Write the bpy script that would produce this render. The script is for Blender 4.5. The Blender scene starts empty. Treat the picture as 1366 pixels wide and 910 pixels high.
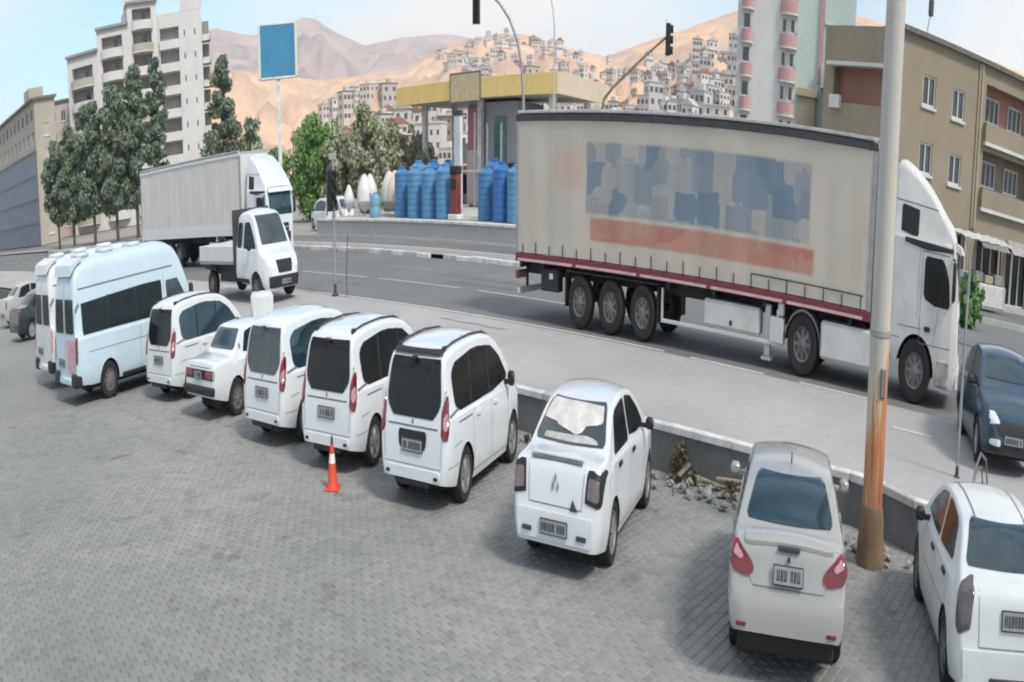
import bpy, bmesh, math, random
import numpy as np
from mathutils import Vector, Matrix
from mathutils.bvhtree import BVHTree

# ------------------------------------------------------------------ camera, sky, sun, exposure
SC = bpy.context.scene
COL = SC.collection
CAM_H, PITCH, ROLL = 3.53, 0.1922, 0.0123
cam_data = bpy.data.cameras.new("camera")
cam = bpy.data.objects.new("camera", cam_data)
COL.objects.link(cam)
SC.camera = cam
cam_data.type = 'PANO'                      # wide surveillance lens: the picture is curved and narrowed sideways
cam_data.panorama_type = 'EQUIRECTANGULAR'
cam_data.longitude_min, cam_data.longitude_max = -0.72245, 0.71432
cam_data.latitude_min, cam_data.latitude_max = -0.15811, 0.31279
cam_data.clip_start, cam_data.clip_end = 0.1, 20000
_f = Vector((0, math.cos(PITCH), -math.sin(PITCH)))
_r = Vector((1, 0, 0)); _u = _r.cross(_f)
_x = math.cos(ROLL) * _r + math.sin(ROLL) * _u
_y = -math.sin(ROLL) * _r + math.cos(ROLL) * _u
cam.matrix_world = Matrix(((_x.x, _y.x, -_f.x, 0), (_x.y, _y.y, -_f.y, 0), (_x.z, _y.z, -_f.z, CAM_H), (0, 0, 0, 1)))

SUN_EL, SUN_AZ = math.radians(44), math.radians(138)      # azimuth from +Y, clockwise: behind the lens, to the right
world = bpy.data.worlds.new("World"); SC.world = world; world.use_nodes = True
wn, wl = world.node_tree.nodes, world.node_tree.links
wn.clear()
w_out = wn.new('ShaderNodeOutputWorld'); w_bg = wn.new('ShaderNodeBackground')
w_sky = wn.new('ShaderNodeTexSky'); w_sky.sky_type = 'NISHITA'; w_sky.sun_disc = False
w_sky.sun_elevation = SUN_EL; w_sky.sun_rotation = SUN_AZ
w_sky.air_density = 1.0; w_sky.dust_density = 0.2; w_sky.ozone_density = 2.5
w_tc = wn.new('ShaderNodeTexCoord'); w_map = wn.new('ShaderNodeMapping')
w_map.inputs['Scale'].default_value = (1.0, 1.0, 2.2); w_map.inputs['Location'].default_value = (5.1, 1.7, 0.3)
w_noise = wn.new('ShaderNodeTexNoise'); w_noise.inputs['Scale'].default_value = 1.6
w_noise.inputs['Detail'].default_value = 4; w_noise.inputs['Roughness'].default_value = 0.45
w_ramp = wn.new('ShaderNodeValToRGB')
w_ramp.color_ramp.elements[0].position = 0.40; w_ramp.color_ramp.elements[0].color = (0.04, 0.04, 0.04, 1)
w_ramp.color_ramp.elements[1].position = 0.60; w_ramp.color_ramp.elements[1].color = (1, 1, 1, 1)
w_mix = wn.new('ShaderNodeMix'); w_mix.data_type = 'RGBA'
w_mix.inputs[7].default_value = (6.3, 6.45, 6.35, 1)       # lit veil of thin cloud
wl.new(w_tc.outputs['Generated'], w_map.inputs['Vector']); wl.new(w_map.outputs[0], w_noise.inputs['Vector'])
wl.new(w_noise.outputs['Fac'], w_ramp.inputs['Fac']); wl.new(w_ramp.outputs[0], w_mix.inputs[0])
w_tint = wn.new('ShaderNodeMix'); w_tint.data_type = 'RGBA'; w_tint.blend_type = 'MULTIPLY'; w_tint.inputs[0].default_value = 1; w_tint.inputs[7].default_value = (.66, 1.0, 1.04, 1)
wl.new(w_sky.outputs[0], w_tint.inputs[6]); wl.new(w_tint.outputs[2], w_mix.inputs[6]); wl.new(w_mix.outputs[2], w_bg.inputs['Color'])
w_bg.inputs['Strength'].default_value = 0.14
wl.new(w_bg.outputs[0], w_out.inputs[0])

sun_data = bpy.data.lights.new("sun", 'SUN'); sun_data.energy = 2.6; sun_data.angle = math.radians(12)
sun_data.color = (1.0, 0.92, 0.81)
sun = bpy.data.objects.new("sun", sun_data); COL.objects.link(sun)
_to = Vector((math.sin(SUN_AZ) * math.cos(SUN_EL), math.cos(SUN_AZ) * math.cos(SUN_EL), math.sin(SUN_EL)))
sun.rotation_euler = _to.to_track_quat('Z', 'Y').to_euler()
sun.location = (0, -20, 40)
SC.view_settings.view_transform = 'Standard'; SC.view_settings.look = 'None'
SC.view_settings.exposure = 0.32; SC.view_settings.gamma = 1.0
SC.view_settings.use_curve_mapping = False
SC.cycles.max_bounces = 5; SC.cycles.diffuse_bounces = 2; SC.cycles.glossy_bounces = 3; SC.cycles.volume_bounces = 1
SC.cycles.use_denoising = True; SC.cycles.use_adaptive_sampling = True; SC.cycles.adaptive_threshold = 0.03
SC.cycles.filter_width = 2.0                 # soft little sensor
random.seed(7); RNG = np.random.default_rng(7)

# ------------------------------------------------------------------ materials
def _mat(name):
    m = bpy.data.materials.new(name); m.use_nodes = True
    return m, m.node_tree.nodes, m.node_tree.links, m.node_tree.nodes['Principled BSDF']

def mat(name, col, rough=0.6, metal=0.0, var=0.12, scale=3.0, coat=0.0, bump=0.0, bscale=40.0, dirt=None, spec=0.5, detail=5):
    """Principled with noise variation of the colour (var) or a mix towards a second colour (dirt=(colour, amount))."""
    m, n, l, b = _mat(name)
    b.inputs['Roughness'].default_value = rough; b.inputs['Metallic'].default_value = metal
    b.inputs['Coat Weight'].default_value = coat; b.inputs['Coat Roughness'].default_value = 0.08
    b.inputs['Specular IOR Level'].default_value = spec
    tc = n.new('ShaderNodeTexCoord'); nz = n.new('ShaderNodeTexNoise')
    nz.inputs['Scale'].default_value = scale; nz.inputs['Detail'].default_value = detail; nz.inputs['Roughness'].default_value = 0.6
    l.new(tc.outputs['Object'], nz.inputs['Vector'])
    rp = n.new('ShaderNodeValToRGB'); rp.color_ramp.elements[0].position = 0.3; rp.color_ramp.elements[1].position = 0.7
    if dirt:
        c2 = dirt[0]; a = dirt[1]
        lo = tuple(col[i] * (1 - a) + c2[i] * a for i in range(3))
    else:
        lo = tuple(c * (1 - var) for c in col)
    hi = tuple(min(1, c * (1 + var * 0.6)) for c in col)
    rp.color_ramp.elements[0].color = (*lo, 1); rp.color_ramp.elements[1].color = (*hi, 1)
    l.new(nz.outputs['Fac'], rp.inputs['Fac']); l.new(rp.outputs[0], b.inputs['Base Color'])
    if bump:
        n2 = n.new('ShaderNodeTexNoise'); n2.inputs['Scale'].default_value = bscale; n2.inputs['Detail'].default_value = 4
        l.new(tc.outputs['Object'], n2.inputs['Vector'])
        bp = n.new('ShaderNodeBump'); bp.inputs['Strength'].default_value = bump; bp.inputs['Distance'].default_value = 0.02
        l.new(n2.outputs['Fac'], bp.inputs['Height']); l.new(bp.outputs[0], b.inputs['Normal'])
    return m

def two_scale(name, c1, c2, c3, s1, s2, rough=0.9, bump=0.15, coord='Object', s3=None):
    """Ground-like material: a large patchiness between c1 and c2, and a fine grain towards c3."""
    m, n, l, b = _mat(name)
    b.inputs['Roughness'].default_value = rough; b.inputs['Specular IOR Level'].default_value = 0.3
    tc = n.new('ShaderNodeTexCoord'); geo = n.new('ShaderNodeNewGeometry')
    def nz(s, d=6):
        t = n.new('ShaderNodeTexNoise'); t.inputs['Scale'].default_value = s; t.inputs['Detail'].default_value = d
        t.inputs['Roughness'].default_value = 0.65
        l.new(geo.outputs['Position'] if coord == 'Position' else tc.outputs[coord], t.inputs['Vector']); return t
    a, f = nz(s1), nz(s2)
    r1 = n.new('ShaderNodeValToRGB'); r1.color_ramp.elements[0].position = .38; r1.color_ramp.elements[1].position = .62
    r1.color_ramp.elements[0].color = (*c1, 1); r1.color_ramp.elements[1].color = (*c2, 1)
    l.new(a.outputs['Fac'], r1.inputs[0])
    r2 = n.new('ShaderNodeValToRGB'); r2.color_ramp.elements[0].position = .42; r2.color_ramp.elements[1].position = .75
    r2.color_ramp.elements[0].color = (0, 0, 0, 1); r2.color_ramp.elements[1].color = (.55, .55, .55, 1)
    l.new(f.outputs['Fac'], r2.inputs[0])
    mx = n.new('ShaderNodeMix'); mx.data_type = 'RGBA'
    l.new(r2.outputs[0], mx.inputs[0]); l.new(r1.outputs[0], mx.inputs[6]); mx.inputs[7].default_value = (*c3, 1)
    if coord == 'Position':                     # oil spots and trodden dirt
        sp = nz(1.15, 5); r3 = n.new('ShaderNodeValToRGB'); r3.color_ramp.elements[0].position = .58; r3.color_ramp.elements[1].position = .72
        r3.color_ramp.elements[0].color = (1, 1, 1, 1); r3.color_ramp.elements[1].color = (.62, .61, .59, 1); l.new(sp.outputs['Fac'], r3.inputs[0])
        mm = n.new('ShaderNodeMix'); mm.data_type = 'RGBA'; mm.blend_type = 'MULTIPLY'; mm.inputs[0].default_value = 1
        l.new(mx.outputs[2], mm.inputs[6]); l.new(r3.outputs[0], mm.inputs[7]); mx = mm
    l.new(mx.outputs[2], b.inputs['Base Color'])
    if bump:
        bp = n.new('ShaderNodeBump'); bp.inputs['Strength'].default_value = bump; bp.inputs['Distance'].default_value = .03
        l.new(f.outputs['Fac'], bp.inputs['Height']); l.new(bp.outputs[0], b.inputs['Normal'])
    return m

M = {}
M['paver'] = two_scale('paver', (.225, .232, .222), (.315, .31, .30), (.20, .203, .196), .16, 5, .9, .1, 'Position')
M['joint'] = two_scale('joint_sand', (.13, .13, .12), (.18, .175, .165), (.10, .10, .09), .5, 20, .95, .1)
M['asphalt'] = two_scale('asphalt', (.165, .167, .167), (.20, .20, .198), (.14, .14, .14), .16, 6, .85, .15)
M['concrete'] = two_scale('concrete_lane', (.37, .36, .358), (.44, .425, .42), (.33, .32, .318), .22, 4, .85, .1)
M['ground'] = two_scale('ground_soil', (.30, .28, .25), (.38, .35, .31), (.24, .23, .2), .03, 1.5, .95, .1)
M['kerb'] = mat('kerb_stone', (.5, .49, .47), .85, var=.25, scale=2.5, bump=.2)
M['kerb_white'] = mat('kerb_white', (.68, .67, .65), .8, var=.3, scale=2.0, bump=.15)
M['wallgrey'] = two_scale('retaining_wall', (.14, .143, .138), (.19, .188, .18), (.10, .102, .098), .7, 7, .9, .25)
M['wallpale'] = two_scale('pale_wall', (.50, .47, .45), (.57, .54, .51), (.42, .40, .38), .35, 3, .9, .1)
M['linewhite'] = two_scale('road_paint', (.62, .62, .60), (.72, .72, .70), (.30, .30, .30), .9, 5, .7, 0)
M['linefade'] = two_scale('road_paint_worn', (.34, .34, .33), (.42, .42, .41), (.22, .22, .22), .9, 4, .7, 0)
M['white'] = mat('car_white', (.70, .725, .745), .25, var=.05, scale=1.2, coat=.8)
M['white2'] = mat('car_white_dusty', (.66, .68, .68), .42, var=.07, scale=1.5, coat=.3)
M['cool'] = mat('car_cool_white', (.53, .645, .70), .35, var=.06, scale=1.2, coat=.4)
M['silver'] = mat('car_silver', (.37, .365, .345), .26, 0.0, var=.06, scale=1.2, coat=.8)
M['dusty'] = mat('dusty_white', (.62, .61, .59), .5, var=.12, scale=1.5, dirt=((.4, .37, .33), .35))
M['darkcar'] = mat('car_dark', (.020, .024, .030), .3, var=.1, coat=.6)
M['bluecar'] = mat('car_blue', (.015, .05, .085), .25, var=.1, coat=.8)
M['glass'] = mat('tinted_glass', (.012, .015, .016), .10, var=.3, coat=.0, spec=.35)
M['glassblue'] = mat('clear_glass', (.018, .045, .062), .04, var=.5, spec=.8, scale=1.5)
M['glassgrey'] = mat('grey_glass', (.05, .065, .07), .06, var=.3, spec=.7, scale=2)
M['black'] = mat('black_plastic', (.018, .018, .019), .55, var=.2)
M['under'] = mat('underbody', (.022, .022, .022), .85, var=.3)
M['tyre'] = mat('tyre_rubber', (.022, .022, .023), .85, var=.25, bump=.2)
M['rim'] = mat('rim_alloy', (.45, .45, .44), .35, .7, var=.15)
M['rimdull'] = mat('rim_dusty', (.19, .185, .18), .6, .3, var=.3, scale=5)
M['redlamp'] = mat('tail_lamp_red', (.17, .006, .013), .15, var=.25, coat=.8, scale=8)
M['pinklamp'] = mat('tail_lamp_clear', (.58, .28, .31), .15, var=.2, coat=.8, scale=8)
M['greylamp'] = mat('tail_lamp_smoked', (.085, .07, .072), .15, var=.3, coat=.8, scale=8)
M['clearlamp'] = mat('head_lamp', (.75, .77, .78), .1, var=.15, coat=.9, scale=6)
M['seam'] = mat('panel_gap', (.17, .175, .18), .8, var=.1)
M['plate'] = mat('plate_white', (.30, .31, .31), .5, var=.15, scale=12)
M['plateink'] = mat('plate_ink', (.05, .05, .055), .6)
M['steel'] = mat('galvanised_steel', (.36, .36, .35), .5, .5, var=.2, scale=4)
M['darksteel'] = mat('dark_steel', (.07, .07, .075), .6, .3, var=.25)
M['trailerred'] = mat('trailer_red', (.17, .018, .035), .45, var=.3, scale=3, dirt=((.12, .06, .05), .5))
M['chassis'] = mat('chassis_dark', (.032, .036, .036), .75, var=.4, scale=3)
M['orange'] = mat('cone_orange', (.72, .07, .035), .5, var=.12)
M['reflect'] = mat('cone_white', (.78, .78, .76), .45, var=.08)
# ------------------------------------------------------------------ mesh helpers
class MB:
    """Collects shapes and links them as one mesh object."""
    def __init__(s): s.v, s.f, s.mi, s.cur = [], [], [], 0
    def add(s, vs, fs):
        o = len(s.v); s.v += [tuple(p) for p in vs]
        for f in fs: s.f.append(tuple(i + o for i in f)); s.mi.append(s.cur)
        return s
    def quad(s, a, b, c, d): return s.add([a, b, c, d], [(0, 1, 2, 3)])
    def box(s, x0, x1, y0, y1, z0, z1, c=0.0):
        if x1 < x0: x0, x1 = x1, x0
        if y1 < y0: y0, y1 = y1, y0
        if z1 < z0: z0, z1 = z1, z0
        if c <= 0:
            v = [(x, y, z) for z in (z0, z1) for y in (y0, y1) for x in (x0, x1)]
            return s.add(v, [(0, 2, 3, 1), (4, 5, 7, 6), (0, 1, 5, 4), (2, 6, 7, 3), (0, 4, 6, 2), (1, 3, 7, 5)])
        c = min(c, (x1 - x0) * .45, (y1 - y0) * .45, (z1 - z0) * .45)
        ix = {}; v = []
        for sx in (0, 1):
            for sy in (0, 1):
                for sz in (0, 1):
                    X, Y, Z = (x0, x1)[sx], (y0, y1)[sy], (z0, z1)[sz]
                    dx, dy, dz = (c, -c)[sx], (c, -c)[sy], (c, -c)[sz]
                    ix[sx, sy, sz, 0] = len(v); v.append((X, Y + dy, Z + dz))
                    ix[sx, sy, sz, 1] = len(v); v.append((X + dx, Y, Z + dz))
                    ix[sx, sy, sz, 2] = len(v); v.append((X + dx, Y + dy, Z))
        f = []
        for q in (0, 1):
            f.append([ix[q, 0, 0, 0], ix[q, 1, 0, 0], ix[q, 1, 1, 0], ix[q, 0, 1, 0]])
            f.append([ix[0, q, 0, 1], ix[1, q, 0, 1], ix[1, q, 1, 1], ix[0, q, 1, 1]])
            f.append([ix[0, 0, q, 2], ix[1, 0, q, 2], ix[1, 1, q, 2], ix[0, 1, q, 2]])
        for a in (0, 1):
            for b in (0, 1):
                f.append([ix[a, b, 0, 0], ix[a, b, 1, 0], ix[a, b, 1, 1], ix[a, b, 0, 1]])
                f.append([ix[a, 0, b, 0], ix[a, 1, b, 0], ix[a, 1, b, 2], ix[a, 0, b, 2]])
                f.append([ix[0, a, b, 1], ix[1, a, b, 1], ix[1, a, b, 2], ix[0, a, b, 2]])
                for e in (0, 1): f.append([ix[a, b, e, 0], ix[a, b, e, 1], ix[a, b, e, 2]])
        cen = Vector(((x0 + x1) / 2, (y0 + y1) / 2, (z0 + z1) / 2))
        out = []
        for q in f:
            p = [Vector(v[i]) for i in q]; nn = (p[1] - p[0]).cross(p[2] - p[0]); m = sum(p, Vector()) / len(p)
            out.append(q if nn.dot(m - cen) > 0 else q[::-1])
        return s.add(v, out)
    def cyl(s, p0, p1, r0, r1=None, n=12, cap=True):
        r1 = r0 if r1 is None else r1
        p0, p1 = Vector(p0), Vector(p1); d = (p1 - p0).normalized()
        a = d.orthogonal().normalized(); b = d.cross(a)
        v = []
        for p, r in ((p0, r0), (p1, r1)):
            for i in range(n):
                t = 2 * math.pi * i / n; v.append(p + a * math.cos(t) * r + b * math.sin(t) * r)
        f = [(i, (i + 1) % n, n + (i + 1) % n, n + i) for i in range(n)]
        if cap: f += [tuple(range(n))[::-1], tuple(range(n, 2 * n))]
        return s.add(v, f)
    def tube(s, path, r, n=8):
        path = [Vector(p) for p in path]
        rs = r if isinstance(r, (list, tuple)) else [r] * len(path)
        v, f = [], []; ref = None
        for k, p in enumerate(path):
            d = (path[min(k + 1, len(path) - 1)] - path[max(k - 1, 0)]).normalized()
            if ref is None: ref = d.orthogonal().normalized()
            a = (ref - d * ref.dot(d)).normalized(); ref = a; b = d.cross(a)
            for i in range(n):
                t = 2 * math.pi * i / n; v.append(p + (a * math.cos(t) + b * math.sin(t)) * rs[k])
        for k in range(len(path) - 1):
            for i in range(n):
                j = (i + 1) % n; f.append((k * n + i, k * n + j, (k + 1) * n + j, (k + 1) * n + i))
        f.append(tuple(range(n))[::-1]); f.append(tuple(range((len(path) - 1) * n, len(path) * n)))
        return s.add(v, f)
    def lathe(s, prof, center=(0, 0, 0), axis='z', n=20, close=False):
        """prof: [(radius, height)] turned round the axis; +height along +axis."""
        cx, cy, cz = center; v, f = [], []
        for (r, h) in prof:
            for i in range(n):
                t = 2 * math.pi * i / n; a, b = r * math.cos(t), r * math.sin(t)
                v.append((cx + a, cy + b, cz + h) if axis == 'z' else (cx + a, cy + h, cz + b) if axis == 'y' else (cx + h, cy + a, cz + b))
        m = len(prof)
        for k in range(m - 1 if not close else m):
            for i in range(n):
                j = (i + 1) % n; k2 = (k + 1) % m
                q = (k * n + i, k * n + j, k2 * n + j, k2 * n + i)
                f.append(q if axis != 'y' else q[::-1])
        return s.add(v, f)
    def prism(s, poly, axis, a0, a1):
        """poly in the two other axes (x,y)->z, (x,z)->y, (y,z)->x; extruded a0..a1."""
        n = len(poly)
        def P(p, a): return (p[0], p[1], a) if axis == 'z' else (p[0], a, p[1]) if axis == 'y' else (a, p[0], p[1])
        v = [P(p, a0) for p in poly] + [P(p, a1) for p in poly]
        f = [(i, (i + 1) % n, n + (i + 1) % n, n + i) for i in range(n)] + [tuple(range(n))[::-1], tuple(range(n, 2 * n))]
        return s.add(v, f)
    def mirror_y(s):
        o = MB(); o.v = [(x, -y, z) for x, y, z in s.v]; o.f = [f[::-1] for f in s.f]; o.mi = list(s.mi); return o
    def mesh(s, name, mats, smooth=None, fix=False):
        me = bpy.data.meshes.new(name); me.from_pydata(s.v, [], s.f)
        for m in (mats if isinstance(mats, (list, tuple)) else [mats]): me.materials.append(M[m] if isinstance(m, str) else m)
        if any(s.mi): me.polygons.foreach_set('material_index', s.mi)
        if fix:
            bm = bmesh.new(); bm.from_mesh(me); bmesh.ops.recalc_face_normals(bm, faces=bm.faces); bm.to_mesh(me); bm.free()
        if smooth is not None:
            me.polygons.foreach_set('use_smooth', [True] * len(me.polygons))
            me.set_sharp_from_angle(angle=math.radians(smooth))
        me.update(); return me
    def build(s, name, mats, parent=None, smooth=None, fix=False, loc=None, rz=None):
        if isinstance(smooth, (tuple, Vector)):            # build(name, material, parent, location, rotation)
            loc, rz, smooth, fix = smooth, (fix or None), None, False
        return link(name, s.mesh(name, mats, smooth, fix), parent, loc, rz)

def link(name, me, parent=None, loc=None, rz=None):
    o = bpy.data.objects.new(name, me); COL.objects.link(o)
    if parent is not None: o.parent = parent
    if loc is not None: o.location = loc
    if rz is not None: o.rotation_euler = (0, 0, rz)
    return o

def tag(o, label=None, cat=None, group=None, kind=None):
    if label: o['label'] = label
    if cat: o['category'] = cat
    if group: o['group'] = group
    if kind: o['kind'] = kind
    return o

def thing(name, label, cat, loc=(0, 0, 0), rz=0.0, group=None):
    o = bpy.data.objects.new(name, None); COL.objects.link(o)
    o.location = loc; o.rotation_euler = (0, 0, rz); o.empty_display_size = .3
    return tag(o, label, cat, group)

def kids(o): return [c for c in bpy.data.objects if c.parent == o]
def copy_tree(o, parent=None):
    c = o.copy(); COL.objects.link(c)
    if parent is not None: c.parent = parent
    for k in list(o.children): copy_tree(k, c)
    return c

def hd(h): return math.pi / 2 - h           # heading clockwise from +Y  ->  rotation of a thing whose front is +X

def interp(pts, x):
    return float(np.interp(x, [p[0] for p in pts], [p[1] for p in pts]))

def chaikin(pts, it=2, closed=False):
    for _ in range(it):
        out = []; n = len(pts)
        if not closed: out.append(pts[0])
        for i in range(n if closed else n - 1):
            a, b = pts[i], pts[(i + 1) % n]
            out.append(tuple(.75 * a[k] + .25 * b[k] for k in range(len(a))))
            out.append(tuple(.25 * a[k] + .75 * b[k] for k in range(len(a))))
        if not closed: out.append(pts[-1])
        pts = out
    return pts

def round_poly(poly, r, k=4):
    """Closed outline with its corners rounded by about r."""
    out = []; n = len(poly)
    for i in range(n):
        a, b, c = (Vector((*poly[j % n], 0)) for j in (i - 1, i, i + 1))
        u, v = a - b, c - b; d = min(r, u.length * .45, v.length * .45)
        p, q = b + u.normalized() * d, b + v.normalized() * d
        for t in range(k + 1):
            t /= k; w = p * (1 - t) ** 2 + b * 2 * t * (1 - t) + q * t * t; out.append((w.x, w.y))
    return out

# road frame: s along the carriageway in the driving direction, n across it away from the parking lot
RD = (.8018, -.5976); RN = (.5976, .8018); ROAD_H = math.atan2(.8018, -.5976)
ROAD_RZ = math.atan2(-.5976, .8018)
def rd(s, n, z=0.0): return (RD[0] * s + RN[0] * n, RD[1] * s + RN[1] * n, z)
ROAD_PROF = [(15.0, .56), (16.1, .56), (22.1, .70), (26.3, .76), (34.6, .78), (400, .78)]
def road_z(n): return interp(ROAD_PROF, n)
# ------------------------------------------------------------------ ground, parking lot, road
def sheet(name, mat_, svals, nlo, nhi, zf, nn=10, kind='structure', parent=None, dz=0.0):
    """A sheet in the road frame: rows along s, n from nlo(s) to nhi(s), height zf(n)."""
    b = MB(); v = []; f = []
    for s in svals:
        a, c = (nlo(s) if callable(nlo) else nlo), (nhi(s) if callable(nhi) else nhi)
        for k in range(nn + 1):
            n = a + (c - a) * k / nn; v.append(rd(s, n, zf(n) + dz))
    w = nn + 1
    for i in range(len(svals) - 1):
        for k in range(nn): f.append((i * w + k, (i + 1) * w + k, (i + 1) * w + k + 1, i * w + k + 1))
    b.add(v, f)
    o = b.build(name, mat_, parent)
    if kind: o['kind'] = kind
    return o

b = MB()
for s0, s1 in ((-5000, -200), (-200, 0), (0, 200), (200, 5000)):
    prof = [(-400, -.08), (16.09, -.08), (16.12, .42), (34, .66), (46, .70), (5200, .70)]
    for (n0, z0), (n1, z1) in zip(prof, prof[1:]):
        b.quad(rd(s0, n0, z0), rd(s1, n0, z0), rd(s1, n1, z1), rd(s0, n1, z1))
b.build('ground', 'ground')['kind'] = 'structure'

# paved lot: a bed with paver pattern, real pavers where the lens can tell them apart
def paver_bed():
    m, n, l, p = _mat('paver_bed')
    tc = n.new('ShaderNodeTexCoord'); mp = n.new('ShaderNodeMapping'); mp.inputs['Rotation'].default_value = (0, 0, math.radians(-45))
    br = n.new('ShaderNodeTexBrick'); br.inputs['Scale'].default_value = 1.0
    br.inputs['Brick Width'].default_value = .2; br.inputs['Row Height'].default_value = .165; br.inputs['Mortar Size'].default_value = .012
    br.inputs['Color1'].default_value = (.26, .263, .253, 1); br.inputs['Color2'].default_value = (.29, .29, .28, 1); br.inputs['Mortar'].default_value = (.19, .193, .185, 1)
    l.new(tc.outputs['Object'], mp.inputs[0]); l.new(mp.outputs[0], br.inputs['Vector'])
    nz = n.new('ShaderNodeTexNoise'); nz.inputs['Scale'].default_value = .16; nz.inputs['Detail'].default_value = 6
    l.new(tc.outputs['Object'], nz.inputs['Vector'])
    mr = n.new('ShaderNodeMapRange'); mr.inputs[1].default_value = .3; mr.inputs[2].default_value = .7; mr.inputs[3].default_value = .8; mr.inputs[4].default_value = 1.12
    l.new(nz.outputs['Fac'], mr.inputs[0])
    mx = n.new('ShaderNodeMix'); mx.data_type = 'RGBA'; mx.blend_type = 'MULTIPLY'; mx.inputs[0].default_value = 1
    l.new(br.outputs[0], mx.inputs[6]); l.new(mr.outputs[0], mx.inputs[7]); l.new(mx.outputs[2], p.inputs['Base Color'])
    p.inputs['Roughness'].default_value = .9; return m
M['bed'] = paver_bed()
lot = MB()
lot.quad((-150, -60, -.010), (60, -60, -.010), (60, 60, -.010), (-150, 160, -.010))
lot = lot.build('parking_lot', 'bed'); lot['kind'] = 'structure'

def paver_shape(w, h, c=.012, z0=-.012, z1=0.0):
    a, b_ = w / 2, h / 2
    v = [(-a, -b_, z1 - .009), (a, -b_, z1 - .009), (a, b_, z1 - .009), (-a, b_, z1 - .009),
         (-a + c, -b_ + c, z1), (a - c, -b_ + c, z1), (a - c, b_ - c, z1), (-a + c, b_ - c, z1)]
    return v, [(4, 5, 6, 7), (0, 1, 5, 4), (1, 2, 6, 5), (2, 3, 7, 6), (3, 0, 4, 7)]
PW, PH = .2, .165
pv, pf = paver_shape(PW - .010, PH - .010, .010)
cells = []
c45 = math.sqrt(.5)
for i in range(-190, 191):
    for j in range(-190, 191):
        a = (i + .5 * (j % 2)) * PW; bb_ = j * PH
        # paver lattice turned by 45 degrees, in front of the camera
        x = (a - bb_) * c45; y = (a + bb_) * c45 + 15.0
        r = math.hypot(x, y)
        if r < 8.6 or r > 27 or y <= 0: continue
        az = math.atan2(x, y)
        if abs(az) > .76 or RN[0] * x + RN[1] * y > 15.85: continue
        if x > 7.9 and (x - 7.9) * .75 + (y - 12.9) * .66 > -.35: continue
        cells.append((r, x, y))
cells.sort()
paver_tones = ['paver', two_scale('paver_pale', (.24, .245, .235), (.33, .325, .312), (.21, .212, .204), .16, 5, .9, .1, 'Position'),
               two_scale('paver_dark', (.205, .212, .204), (.29, .287, .278), (.18, .183, .177), .16, 5, .9, .1, 'Position')]
pmesh = []
for t in paver_tones:
    q = MB(); q.add(pv, pf); pmesh.append(q.mesh('paver', t))
random.seed(3)
for r, x, y in cells[:300]:
    o = link('paver', random.choice(pmesh), lot, (x, y, random.uniform(-.002, .002)), math.radians(45) + random.uniform(-.012, .012))
V = np.array(pv); rest = MB()
for r, x, y in cells[300:]:
    a = math.radians(45) + random.uniform(-.012, .012); ca, sa = math.cos(a), math.sin(a); dz = random.uniform(-.002, .002)
    if random.random() < .004: dz -= .012
    rest.cur = random.choice((0, 0, 1, 2))
    rest.add([(x + p[0] * ca - p[1] * sa, y + p[0] * sa + p[1] * ca, p[2] + dz) for p in pv], pf)
rest.build('paving', paver_tones, lot)['kind'] = 'stuff'

# road
N0 = [(-400, 16.1), (-2.6, 16.1), (-1.83, 15.85), (-1.07, 15.4), (-.13, 15.24), (2.08, 14.77), (5.84, 13.08), (9.4, 10.8), (14, 6), (60, -40)]
def n0(s): return interp(N0, s)
SV = [-400, -250, -160, -110, -80, -60, -45, -35, -28, -22, -17, -12, -8, -5, -2.6, -1.83, -1.07, -.13, 1, 2.08, 4, 5.84, 9.4, 14, 25, 60]
sheet('service_lane', 'concrete', SV, lambda s: n0(s) + .18, 22.05, road_z, 8)
sheet('road', 'asphalt', SV, 22.05, 34.6, road_z, 10)
road2 = sheet('far_road', 'asphalt', [-400, -200, -120, -80, -50, -25, 0, 60], 37.6, 44.0, road_z, 3)
sheet('cross_street', 'asphalt', [-9, -4, 0, 5, 20, 80], 34.6, 70, road_z, 6, dz=-.02)

def line(name, s0, s1, n, w=.14, mat_='linewhite'):
    b = MB(); k = max(1, int((s1 - s0) / 3))
    for i in range(k):
        a, c = s0 + (s1 - s0) * i / k, s0 + (s1 - s0) * (i + 1) / k
        b.quad(rd(a, n, road_z(n) + .006), rd(c, n, road_z(n) + .006), rd(c, n + w, road_z(n + w) + .006), rd(a, n + w, road_z(n + w) + .006))
    o = b.build(name, mat_); o['kind'] = 'structure'; return o
line('edge_line_marking', -34, -10.2, 22.12)
for s0, s1 in ((-9.2, -6.6), (-5.4, -2.9)): line('edge_line_marking', s0, s1, 22.06, .14)
line('dash_marking', -2.1, -1.0, 20.0, .12)
for k in range(16): line('lane_marking', -120 + k * 7.0, -116 + k * 7.0 + (2 if k > 10 else 0), 26.35, .13, 'linewhite')
for k in range(12): line('lane_marking', -100 + k * 7.5, -96.5 + k * 7.5, 30.4, .12, 'linefade')
# tar repairs on the carriageway
M['tar'] = two_scale('tar_patch', (.10, .10, .10), (.13, .13, .13), (.08, .08, .08), .6, 6, .85, .1)
for (s0, n_, L, w) in ((-24.5, 27.6, 4.2, .10), (-31, 24.6, 2.6, .08), (-19.5, 21.0, 3.4, .05), (-27, 29.2, 6, .08)):
    b = MB(); pts = [(s0 + L * i / 8, n_ + .06 * math.sin(i * 1.7)) for i in range(9)]
    for (a, p), (c, q) in zip(pts, pts[1:]):
        b.quad(rd(a, p, road_z(p) + .005), rd(c, q, road_z(q) + .005), rd(c, q + w, road_z(q + w) + .005), rd(a, p + w, road_z(p + w) + .005))
    b.build('tar_seam_marking', 'tar')['kind'] = 'structure'

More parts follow.
